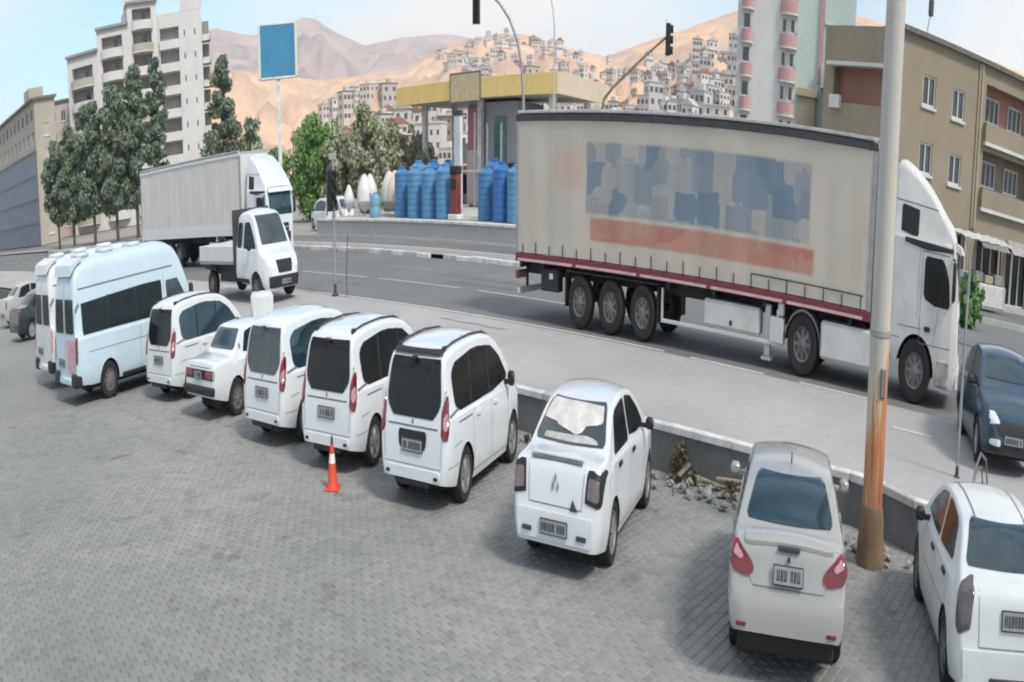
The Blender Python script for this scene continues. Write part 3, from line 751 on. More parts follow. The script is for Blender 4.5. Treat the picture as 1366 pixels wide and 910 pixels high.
FOC = dict(top=[(0, .46), (0, .58), (.02, .70), (.075, .80), (.12, 1.0), (.17, 1.09), (.34, 1.10), (.5, 1.105), (.85, 1.28), (1.15, 1.40), (1.5, 1.465), (2.1, 1.485), (2.65, 1.42), (3.1, 1.21), (3.45, 1.02), (3.7, .94), (4.15, .86), (4.4, .72), (4.51, .5), (4.534, .36)],
           plan=[(0, .76), (.05, .83), (.15, .875), (.5, .905), (3.4, .91), (4.0, .85), (4.3, .72), (4.534, .5)], bot=[(0, .42), (.25, .38), (.6, .22), (4.0, .18), (4.534, .24)],
           belt=[(0, .97), (.8, .98), (3.4, .92), (4.4, .8)], k=.43, crown=.05, r=.065, wheels=[(1.0, .325, .5), (3.648, .325, .5)])
t, bv = saloon((3.88, 9.25), .38, 'saloon_car', 'silver saloon with red wedge tail lights parked nearest to the lens', FOC, 'silver',
    panels=[([(-.53, 1.395), (.53, 1.395), (.68, 1.125), (-.68, 1.125)], 'B', 'rear_window', 'glassblue', .008, .01),
            ([(-.46, 1.38), (.46, 1.38), (.66, 1.08), (-.66, 1.08)], 'F', 'windscreen', 'glassgrey', .008, .01),
            ([(.92, 1.06), (1.12, 1.25), (1.5, 1.37), (1.95, 1.40), (1.95, 1.02), (1.1, 1.02)], 'R', 'side_window', 'glass', .008, .01),
            ([(2.05, 1.02), (2.05, 1.40), (2.5, 1.35), (2.95, 1.16), (3.2, 1.0)], 'R', 'side_window', 'glass', .008, .01),
            ([(-.86, .92), (-.84, 1.03), (-.76, 1.05), (-.52, .91), (-.50, .85), (-.60, .81), (-.82, .84)], 'B', 'tail_light', 'redlamp', .016, .02), ([(.86, .92), (.84, 1.03), (.76, 1.05), (.52, .91), (.50, .85), (.60, .81), (.82, .84)], 'B', 'tail_light', 'redlamp', .016, .02),
            ([(-.82, .96), (-.77, 1.02), (-.66, .95), (-.70, .92)], 'B', 'tail_light_lens', 'pinklamp', .021, .0), ([(.82, .96), (.77, 1.02), (.66, .95), (.70, .92)], 'B', 'tail_light_lens', 'pinklamp', .021, .0),
            ([(-.76, .43), (.76, .43), (.82, .60), (.80, .70), (-.80, .70), (-.82, .60)], 'B', 'rear_bumper', 'silver', .045, .06)],
    seams=[[(1.2, .36), (1.1, .98)], [(2.0, .27), (2.0, 1.0)], [(3.2, .5), (3.2, .95)], [(1.3, .28), (3.1, .26)]],
    rear_seams=[[(-.52, .76), (.52, .76)], [(-.52, .76), (-.60, .86)], [(.52, .76), (.60, .86)]], handles=[(1.2, .93), (2.1, .90)], mirror=(2.85, .90, .98), mirror_mat='silver',
    plate=((.045, 0, .865), .42, .13, .25, 22), wheels=(1.0, 3.648, .79, .325), spokes=5)
b = MB(); b.tube([(.50, .14, 1.105), (.55, .22, 1.107)], .004, 5); b.build('wiper_trim', 'seam', t)
b = MB(); patch(b, bv, [(.17, -.66), (.40, -.66), (.40, .66), (.17, .66)], 'T', .028, 14, 6, 1, .03); b.build('boot_spoiler', 'silver', t, 30)
b = MB(); b.box(.105, .16, -.16, .16, 1.03, 1.062, .006); b.build('boot_handle', 'plateink', t)
b = MB(); b.lathe([(.001, -.02), (.02, -.02), (.022, .01)], (.095, 0, .975), 'x', 12); b.build('badge', 'darksteel', t)
b = MB(); b.tube([(1.42, 0, 1.455), (1.30, 0, 1.56)], [.012, .005], 6); b.build('roof_antenna', 'black', t)
b = MB(); b.box(.07, .5, -.72, .72, .24, .425, .03); b.build('bumper_insert', 'under', t)  # valance box; its dark colour also holds the shade below the bumper
for y in (-.66, .66):
    b = MB(); b.box(-.062, -.03, y - .07, y + .07, .47, .50, .006); b.build('reflector', 'redlamp', t)

AST = dict(top=[(0, .36), (0, .52), (.015, .66), (.05, .92), (.10, 1.02), (.2, 1.06), (.34, 1.10), (.62, 1.32), (.82, 1.405), (1.2, 1.45), (1.8, 1.47), (2.3, 1.42), (2.7, 1.26), (3.1, 1.03), (3.35, .95), (3.85, .86), (4.08, .70), (4.17, .5), (4.19, .36)],
           plan=[(0, .74), (.05, .80), (.15, .835), (.5, .855), (3.2, .855), (3.7, .8), (4.0, .68), (4.19, .45)], bot=[(0, .28), (.5, .2), (3.7, .18), (4.19, .24)],
           belt=[(0, .95), (.8, .95), (3.2, .92), (4.1, .8)], k=.38, crown=.05, r=.065, wheels=[(.82, .31, .48), (3.42, .31, .48)])
t, bv = saloon((6.90, 7.86), .39, 'hatchback_car', 'white hatchback with dark tall tail lights cut by the edge of the picture', AST, 'white2',
    panels=[([(-.52, 1.385), (.52, 1.385), (.66, 1.10), (-.66, 1.10)], 'B', 'rear_window', 'glassblue', .008, .01),
            ([(-.46, 1.38), (.46, 1.38), (.62, 1.07), (-.62, 1.07)], 'F', 'windscreen', 'glassgrey', .008, .01),
            ([(.78, 1.02), (.95, 1.32), (1.3, 1.37), (1.68, 1.38), (1.68, .99)], 'R', 'side_window', 'glass', .008, .01),
            ([(1.77, .99), (1.77, 1.38), (2.15, 1.34), (2.5, 1.2), (2.85, 1.0)], 'R', 'side_window', 'glassgrey', .008, .01),
            ([(.46, .70), (.60, .66), (.665, .72), (.675, 1.03), (.60, 1.06), (.47, .97)], 'RB', 'tail_light', 'greylamp', .016, .03),
            ([(-.70, .30), (.70, .30), (.73, .56), (-.73, .56)], 'B', 'rear_bumper', 'white2', .035, .05)],
    seams=[[(.85, .5), (.8, .96)], [(1.73, .26), (1.73, .97)], [(2.8, .5), (2.85, .93)], [(1.1, .28), (2.7, .26)], [(.95, .62), (2.75, .60)]],
    rear_seams=[[(-.48, .58), (.48, .58)], [(-.48, .58), (-.5, 1.0)], [(.48, .58), (.5, 1.0)]], handles=[(.95, .88), (1.85, .86)], handle_mat='black', mirror=(2.58, .86, .93),
    plate=((.022, -.08, .80), .42, .14, .12, 23), wheels=(.82, 3.42, .745, .31), spokes=6, rim='rimdull')
b = MB(); strip(b, bv, [(.75, .42), (2.1, .43)], 'T', .025, .004); strip(b, bv, [(.75, -.42), (2.1, -.42)], 'T', .025, .004); b.build('roof_moulding', 'seam', t)['kind'] = 'stuff'
b = MB(); b.box(-.05, .02, -.3, .3, .30, .36, .01); b.build('bumper_insert', 'black', t)
b = MB(); b.cyl((-.06, -.45, .24), (.3, -.45, .24), .03, n=10); b.build('exhaust_pipe', 'steel', t, 40)

SAH = dict(top=[(0, .42), (0, .58), (.01, .70), (.03, .88), (.07, .935), (.4, .955), (.86, .985), (1.12, 1.22), (1.30, 1.37), (1.5, 1.395), (2.1, 1.41), (2.35, 1.37), (2.62, 1.18), (2.85, .99), (3.1, .955), (3.9, .88), (4.05, .80), (4.12, .5), (4.13, .4)], it=1,
           plan=[(0, .72), (.06, .76), (.3, .79), (.6, .80), (3.4, .80), (4.0, .74), (4.13, .66)], bot=[(0, .38), (.5, .28), (3.7, .26), (4.13, .32)],
           belt=[(0, .86), (.8, .88), (3.2, .86), (4.1, .8)], k=.42, crown=.04, r=.07, waist=.02, wheels=[(.92, .30, .46), (3.34, .30, .46)])
t, bv = saloon((-9.70, 20.23), .50, 'old_saloon_car', 'old boxy white saloon with dark red wide tail lights between two vans', SAH, 'white',
    panels=[([(-.50, 1.32), (.50, 1.32), (.62, 1.02), (-.62, 1.02)], 'B', 'rear_window', 'glassblue', .008, .01),
            ([(-.48, 1.33), (.48, 1.33), (.6, 1.03), (-.6, 1.03)], 'F', 'windscreen', 'glassgrey', .008, .01),
            ([(1.22, .95), (1.42, 1.28), (1.80, 1.31), (1.80, .93)], 'R', 'side_window', 'glass', .008, .01),
            ([(1.86, .93), (1.86, 1.31), (2.2, 1.28), (2.62, .95)], 'R', 'side_window', 'glass', .008, .01),
            ([(-.74, .65), (.74, .65), (.74, .80), (-.74, .80)], 'B', 'tail_light_panel', 'black', .012, .02),
            ([(-.70, .67), (-.34, .67), (-.34, .79), (-.70, .79)], 'B', 'tail_light', 'redlamp', .02, .01),
            ([(.34, .67), (.70, .67), (.70, .79), (.34, .79)], 'B', 'tail_light', 'redlamp', .02, .01)],
    seams=[[(1.2, .45), (1.2, .9)], [(1.83, .32), (1.83, .92)], [(2.7, .4), (2.7, .9)]], rear_seams=[[(-.55, .84), (.55, .84)]], handles=[(1.28, .80), (1.9, .80)], handle_mat='black', mirror=(2.45, .80, .90),
    plate=((-.03, 0, .725), .38, .11, .0, 24), wheels=(.92, 3.34, .70, .30), spokes=8, rim='rimdull')
b = MB(); b.box(-.10, .05, -.78, .78, .42, .55, .03); b.build('rear_bumper', 'black', t)
b = MB(); patch(b, bv, [(1.08, 1.02), (1.16, 1.02), (1.16, 1.12), (1.08, 1.12)], 'R', .012, 3, 3, 1); b.build('pillar_vent', 'seam', t)

GEN = dict(SYM)
def plain_car(loc, h, name, label, paint, z, plate_seed, L=1.0):
    return saloon(loc, h, name, label, dict(SYM), paint, z,
        panels=[([(-.47, 1.39), (.47, 1.39), (.60, 1.12), (-.60, 1.12)], 'B', 'rear_window', 'glass', .008, .01),
                ([(-.48, 1.43), (.48, 1.43), (.64, 1.12), (-.64, 1.12)], 'F', 'windscreen', 'glassblue', .008, .01),
                ([(1.02, 1.0), (1.30, 1.36), (1.62, 1.40), (1.98, 1.42), (1.98, 1.0)], 'R', 'side_window', 'glass', .008, .01),
                ([(2.06, 1.0), (2.06, 1.42), (2.45, 1.38), (2.85, 1.2), (3.1, 1.02), (3.0, .99)], 'R', 'side_window', 'glass', .008, .01),
                ([(.50, .70), (.615, .70), (.65, .98), (.50, .99)], 'RB', 'tail_light', 'redlamp', .014, .02),
                ([(3.28, .64), (3.46, .62), (3.52, .72), (3.44, .80), (3.30, .78)], 'RF', 'headlight', 'clearlamp', .014, .02),
                ([(-.42, .50), (.42, .50), (.46, .68), (-.46, .68)], 'F', 'grille', 'black', .012, .02),
                ([(-.66, .27), (.66, .27), (.66, .40), (-.66, .40)], 'F', 'lower_grille', 'black', .012, .02),
                ([(3.32, .36), (3.42, .36), (3.42, .45), (3.32, .45)], 'RF', 'fog_light', 'clearlamp', .014, .02)],
        seams=[[(1.08, .36), (1.02, .96)], [(2.02, .27), (2.02, .97)], [(3.08, .5), (3.12, .95)], [(1.2, .30), (3.0, .28)]],
        handles=[(1.15, .90), (2.1, .88)], mirror=(2.9, .88, .97), wheels=(.89, 3.524, .75, .31), plate=((-.012, 0, .47), .5, .12, .05, plate_seed))
t, bv = plain_car((13.48, 17.42), 3.56, 'dark_car', 'dark blue car passing beside the front of the big truck', 'bluecar', .64, 31)
plate(t, (4.37, 0, .46), .5, .11, 0, 'F', 32); t.scale = (.86, 1, 1)
plain_car((-34.5, 39.5), .52, 'silver_car', 'pale silver car cut by the picture edge beside the black car', 'silver', 0, 33)
plain_car((-29.0, 34.2), .50, 'black_car', 'black car standing beside the leftmost minibus', 'darkcar', 0, 34)
# ------------------------------------------------------------------ minibuses
MINI = dict(top=[(0, .45), (0, .7), (.01, 1.3), (.03, 2.0), (.07, 2.35), (.16, 2.58), (.4, 2.69), (1.0, 2.73), (3.6, 2.74), (4.3, 2.72), (4.62, 2.60), (4.85, 2.35), (5.1, 1.98), (5.38, 1.48), (5.6, 1.24), (5.9, 1.10), (6.05, .85), (6.13, .5), (6.15, .38)],
            plan=[(0, .97), (.06, 1.0), (.3, 1.03), (5.0, 1.03), (5.5, .96), (5.95, .80), (6.15, .62)], bot=[(0, .42), (.6, .36), (5.6, .3), (6.15, .32)],
            belt=[(0, 1.25), (5, 1.25), (6, 1.0)], k=.15, crown=.06, r=.2, wheels=[(1.35, .36, .6), (4.95, .36, .6)])
def minibus(loc, h, label, paint, seed, red):
    t = thing('minibus', label, 'minibus', (loc[0], loc[1], 0), hd(h), 'high-roofed minibuses')
    bvh, _ = car_body(MINI, 'body', [M[paint], M['under']], t)
    for m_ in both(patch(MB(), bvh, [(.32, 1.30), (.32, 1.95), (3.85, 1.98), (3.85, 1.30)], 'R', .008, 8, 24, 1, .01)): m_.build('side_window', 'glass', t, 40)
    for x in (1.45, 2.65):
        for m_ in both(strip(MB(), bvh, [(x, 1.31), (x, 1.95)], 'R', .05, .012)): m_.build('window_pillar', 'black', t)
    for m_ in both(patch(MB(), bvh, [(4.05, 1.30), (4.05, 1.95), (4.6, 1.95), (5.05, 1.45), (5.0, 1.28)], 'R', .008, 8, 10, 1, .01)): m_.build('cab_window', 'glassgrey', t, 40)
    b = MB(); patch(b, bvh, [(-.78, 2.15), (.78, 2.15), (.84, 1.40), (-.84, 1.40)], 'F', .01, 8, 12, 1, .01); b.build('windscreen', 'glassgrey', t, 40)
    for y0, y1 in ((-.80, -.08), (.08, .80)):
        b = MB(); patch(b, bvh, [(y0, 1.35), (y1, 1.35), (y1 * .98, 2.0), (y0 * .98, 2.0)], 'B', .01, 8, 8, 1, .012); b.build('rear_window', 'glass', t, 40)
    b = MB(); strip(b, bvh, [(0, .52), (0, 2.3)], 'B', .02); strip(b, bvh, [(-.88, .52), (-.86, 2.3)], 'B', .015); strip(b, bvh, [(.88, .52), (.86, 2.3)], 'B', .015); b.build('rear_door_seam', 'seam', t)
    for m_ in both(patch(MB(), bvh, [(.655, .80), (.74, .80), (.745, 1.3), (.665, 1.3)], 'RB', .016, 8, 4, 1, .02)): m_.build('tail_light', 'redlamp' if red else 'pinklamp', t)
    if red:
        b = MB(); patch(b, bvh, [(-.80, .62), (-.18, .62), (-.18, 1.24), (-.80, 1.24)], 'B', .012, 6, 6, 1); b.build('pink_reflection', mat('pink_reflection', (.62, .36, .42), .5, var=.35, scale=7), t)  # pink tail-light reflection put on the door as a coloured patch
    for sgn in (-1, 1):
        b = MB(); b.box(-.07, .22, sgn * .55, sgn * 1.0, .36, .62, .04); b.build('bumper_corner', 'black', t, 40)
    b = MB(); b.box(-.06, .1, -.545, .545, .38, .52, .03); b.build('rear_step', paint, t, 40)
    g = MB(); strip(g, bvh, [(.25, 2.16), (4.4, 2.20)], 'R', .03, .006); strip(g, bvh, [(3.95, .45), (3.95, 2.1)], 'R', .016); strip(g, bvh, [(2.75, .42), (2.75, 1.28)], 'R', .014); strip(g, bvh, [(.5, .98), (3.9, .98)], 'R', .012)
    for m_ in both(g): m_.build('panel_seam', 'seam', t)
    b = MB(); b.box(1.9, 3.9, -1.05, -.97, .34, .42, .02); b.build('side_step', 'black', t)
    b = MB(); b.prism([(.02, 2.42), (.06, 2.62), (.5, 2.73), (.55, 2.70), (.2, 2.55)], 'y', -.7, .7); b.build('roof_spoiler', paint, t, 30, True)
    for x in (.55, 1.6, 2.8): 
        b = MB(); b.box(x, x + .5, -.32, .32, 2.70, 2.80, .04); b.build('roof_vent', paint, t, 40)
    for sgn in (-1, 1):
        b = MB(); b.box(5.0, 5.12, sgn * 1.06, sgn * 1.28, 1.40, 1.80, .04); b.build('mirror', 'black', t, 40)
    plate(t, (-.02, .35, .78), .5, .12, 0, 'B', seed)
    add_wheels(t, [(1.35, -.87), (1.35, .87), (4.95, -.87), (4.95, .87)], .36, .24, 10, 'rimdull', .6)
    b = MB(); b.box(.5, 5.6, -.7, .7, .25, .40); b.build('underbody', 'under', t)
    return t
minibus((-16.07, 21.9), .52, 'pale blue-white minibus with a pink reflection painted on its rear door', 'cool', 41, True)
minibus((-18.9, 24.2), .56, 'white minibus half hidden behind the pale blue one', 'white2', 42, False)

# ------------------------------------------------------------------ lorries
def curtain_material():
    """Beige tarpaulin with a faded print: a blue band of illegible blocks over a red stripe, a small red mark beside it."""
    m, n, l, p = _mat('curtain_print')
    p.inputs['Roughness'].default_value = .55
    tc = n.new('ShaderNodeTexCoord'); sx = n.new('ShaderNodeSeparateXYZ'); l.new(tc.outputs['Object'], sx.inputs[0])
    def rng(sock, a, b, soft):
        r = n.new('ShaderNodeMapRange'); r.interpolation_type = 'SMOOTHSTEP'; r.inputs[1].default_value = a - soft; r.inputs[2].default_value = a + soft; l.new(sock, r.inputs[0])
        q = n.new('ShaderNodeMapRange'); q.interpolation_type = 'SMOOTHSTEP'; q.inputs[1].default_value = b - soft; q.inputs[2].default_value = b + soft; q.inputs[3].default_value = 1; q.inputs[4].default_value = 0; l.new(sock, q.inputs[0])
        mm = n.new('ShaderNodeMath'); mm.operation = 'MULTIPLY'; l.new(r.outputs[0], mm.inputs[0]); l.new(q.outputs[0], mm.inputs[1]); return mm.outputs[0]
    def mul(a, b):
        mm = n.new('ShaderNodeMath'); mm.operation = 'MULTIPLY'; mm.use_clamp = True
        l.new(a, mm.inputs[0])
        if isinstance(b, float): mm.inputs[1].default_value = b
        else: l.new(b, mm.inputs[1])
        return mm.outputs[0]
    def blocks(scale, lo, hi, rand=.85):
        v = n.new('ShaderNodeTexVoronoi'); v.distance = 'CHEBYCHEV'; v.inputs['Scale'].default_value = 1; v.inputs['Randomness'].default_value = rand
        mp = n.new('ShaderNodeMapping'); mp.inputs['Scale'].default_value = scale; l.new(tc.outputs['Object'], mp.inputs[0]); l.new(mp.outputs[0], v.inputs['Vector'])
        r = n.new('ShaderNodeMapRange'); r.inputs[1].default_value = 0; r.inputs[2].default_value = 1; r.inputs[3].default_value = lo; r.inputs[4].default_value = hi
        l.new(v.outputs['Color'], r.inputs[0]); return r.outputs[0]
    X, Z = sx.outputs[0], sx.outputs[2]
    nz = n.new('ShaderNodeTexNoise'); nz.inputs['Scale'].default_value = .7; nz.inputs['Detail'].default_value = 6; l.new(tc.outputs['Object'], nz.inputs['Vector'])
    base = n.new('ShaderNodeValToRGB'); base.color_ramp.elements[0].position = .3; base.color_ramp.elements[1].position = .7
    base.color_ramp.elements[0].color = (.47, .42, .355, 1); base.color_ramp.elements[1].color = (.56, .505, .43, 1); l.new(nz.outputs['Fac'], base.inputs[0])
    cur = base.outputs[0]
    for mask, colr in ((mul(mul(rng(X, 3.1, 11.4, .06), rng(Z, 2.15, 3.45, .04)), blocks((1.5, 1, 1.9), .15, 1.0)), (.115, .18, .25)),
                       (mul(mul(rng(X, 3.3, 11.6, .08), rng(Z, 1.66, 2.08, .04)), blocks((1.0, 1, 2.2), .55, .95)), (.42, .145, .10)),
                       (mul(mul(rng(X, 1.7, 3.0, .12), rng(Z, 2.6, 3.3, .1)), .6), (.52, .36, .31))):
        mx = n.new('ShaderNodeMix'); mx.data_type = 'RGBA'; l.new(mask, mx.inputs[0]); l.new(cur, mx.inputs[6]); mx.inputs[7].default_value = (*colr, 1); cur = mx.outputs[2]
    l.new(cur, p.inputs['Base Color'])
    return m
M['curtainprint'] = curtain_material()
M['curtain'] = mat('curtain_plain', (.40, .385, .345), .55, var=.1, scale=.8)
M['curtain2'] = mat('curtain_pale', (.62, .60, .555), .55, var=.08, scale=.8)

def curtain(L, z0, z1, y, folds, amp, n=120):
    b = MB(); v = []; rows = 10
    for i in range(n + 1):
        x = L * i / n
        for k in range(rows + 1):
            z = z0 + (z1 - z0) * k / rows
            d = amp * (math.sin(x * folds) + .5 * math.sin(x * folds * 2.3 + 1.3)) * (.35 + .65 * math.sin(math.pi * k / rows)) * (1.25 - .5 * k / rows)
            v.append((x, y + (-d if y < 0 else d), z))
    f = []
    for i in range(n):
        for k in range(rows):
            a = i * (rows + 1) + k; f.append((a, a + rows + 1, a + rows + 2, a + 1) if y < 0 else (a, a + 1, a + rows + 2, a + rows + 1))
    return b.add(v, f)

def semi_trailer(t, curtain_mat, rail, off=0.0, L=13.6, slim=False):
    """Parts of a curtain-sided trailer; x from its rear end."""
    for y in (-1.25, 1.25):
        o = curtain(L - .16, 1.30, 3.86, y, 3.1, .017).build('side_curtain', curtain_mat if y < 0 else 'curtain', t, 60, loc=(.08, 0, 0))
    b = MB(); b.box(0, L, -1.235, 1.235, 3.862, 3.99, .03); b.build('roof', 'curtain', t)
    for y in (-1, 1):
        b = MB(); b.box(-.01, L + .01, y * 1.237, y * 1.29, 3.845, 3.975, .012); b.build('roof_rail', 'darksteel' if rail == 'trailerred' else 'white2', t)
        for i in range(7):
            b = MB(); x0 = .1 + i * (L - .2) / 7; b.box(x0, x0 + (L - .2) / 7 - .02, y * 1.10, y * 1.31, 3.992, 4.05, .01); b.build('roof_edge_trim', 'kerb', t)
        b = MB(); b.box(0, L, y * 1.20, y * 1.275, 1.12, 1.28, .012); sr = b.build('side_rail', rail, t)
        if rail == 'trailerred':
            for i in range(5):
                x0 = .12 + i * 2.68; b = MB(); b.box(x0, x0 + 2.52, y * 1.276, y * 1.28, 1.135, 1.185); b.build('reflective_strip', mat('rail_strip', (.62, .42, .42), .4, var=.15, scale=3), sr)
        b = MB(); b.box(.0, .14, y * 1.20, y * 1.262, 1.28, 3.86, .01); b.build('rear_corner_post', 'steel', t)
        b = MB(); b.box(L - .14, L, y * 1.20, y * 1.262, 1.28, 3.86, .01); b.build('front_corner_post', 'steel', t)
    b = MB(); b.box(L, L + .04, -1.2, 1.2, 1.1, 3.9); b.build('front_bulkhead', 'darksteel' if rail == 'trailerred' else 'white2', t)
    b = MB(); b.box(-.04, 0, -1.2, -.01, 1.15, 3.86, .01); b.build('rear_door', 'white2', t)
    b = MB(); b.box(-.04, 0, .01, 1.2, 1.15, 3.86, .01); b.build('rear_door', 'white2', t)
    if rail == 'trailerred':
        for i in range(22):
            b = MB(); x0 = .35 + i * .615; b.box(x0, x0 + .028, -1.292, -1.272, 1.27, 1.52 if i % 2 else 1.47); b.build('curtain_strap', 'black', t)
        b = MB(); b.box(9.6, 13.35, -1.285, -1.272, 1.50, 1.525); b.build('curtain_hem', 'darksteel', t)
    b = MB()
    for y in (-.5, .5): b.box(.1, L - .3, y - .06, y + .06, .86, 1.12, .01)
    for x in (.15, 1.2, 2.4, 6.5, 8.2, 10.0, 12.9): b.box(x, x + .08, -1.18, 1.18, 1.0, 1.12)
    b.build('chassis_frame', 'chassis', t)
    add_wheels(t, [(x, y) for x in (2.95, 4.26, 5.57) for y in (-1.06, 1.06)], .5, .38, 8, 'rimdull', .56)
    for x in (2.95, 4.26, 5.57):
        b = MB(); b.cyl((x, -.95, .5), (x, .95, .5), .075, n=10); b.build('axle', 'chassis', t, 40)
    for y in (-1, 1):
        for x in (2.32, 6.16):
            b = MB(); b.box(x, x + .03, y * .82, y * 1.25, .38, 1.0); b.build('mudflap', 'under', t)
        b = MB(); b.box(2.33, 6.2, y * .86, y * 1.24, 1.03, 1.06, .01); b.build('mudguard', 'chassis', t)
    b = MB(); b.box(.05, .15, -1.22, 1.22, .48, .60, .02); b.build('underrun_bar', mat('underrun', (.55, .53, .50), .5, var=.2), t)
    for y in (-.6, .6):
        b = MB(); b.box(.08, .14, y - .05, y + .05, .6, 1.0); b.build('underrun_bracket', 'chassis', t)
    for y in (-.95, .95):
        b = MB(); b.box(-.03, .12, y - .28, y + .28, .78, .94, .02); b.build('tail_light', 'redlamp', t)
    b = MB(); b.box(1.15, 1.95, -1.16, -.80, .60, 1.04, .03); b.build('spare_box', 'chassis', t)
    b = MB(); b.box(1.55, 1.72, -1.18, -1.161, .84, .95, .01); b.build('side_lamp', 'clearlamp', t)
    if not slim:
        b = MB(); b.box(7.9, 9.9, -1.21, -.72, .50, .96, .05); box = b.build('storage_box', 'dusty', t)
        b = MB(); b.lathe([(.001, -.012), (.05, -.012), (.055, 0)], (8.9, -1.21, .62), 'y', 14); b.build('box_lock', 'black', box)
        b = MB(); b.box(6.3, 10.6, -1.20, -1.15, .40, .47, .01); b.box(6.3, 6.36, -1.2, -1.14, .40, 1.0); b.box(10.5, 10.56, -1.2, -1.14, .40, 1.0); b.build('side_guard', 'dusty', t)
        b = MB(); b.box(10.05, 10.25, -1.05, -.85, .18, 1.05, .02); b.box(9.98, 10.32, -1.12, -.78, .12, .18, .01); b.build('landing_leg', 'dusty', t)
    return t

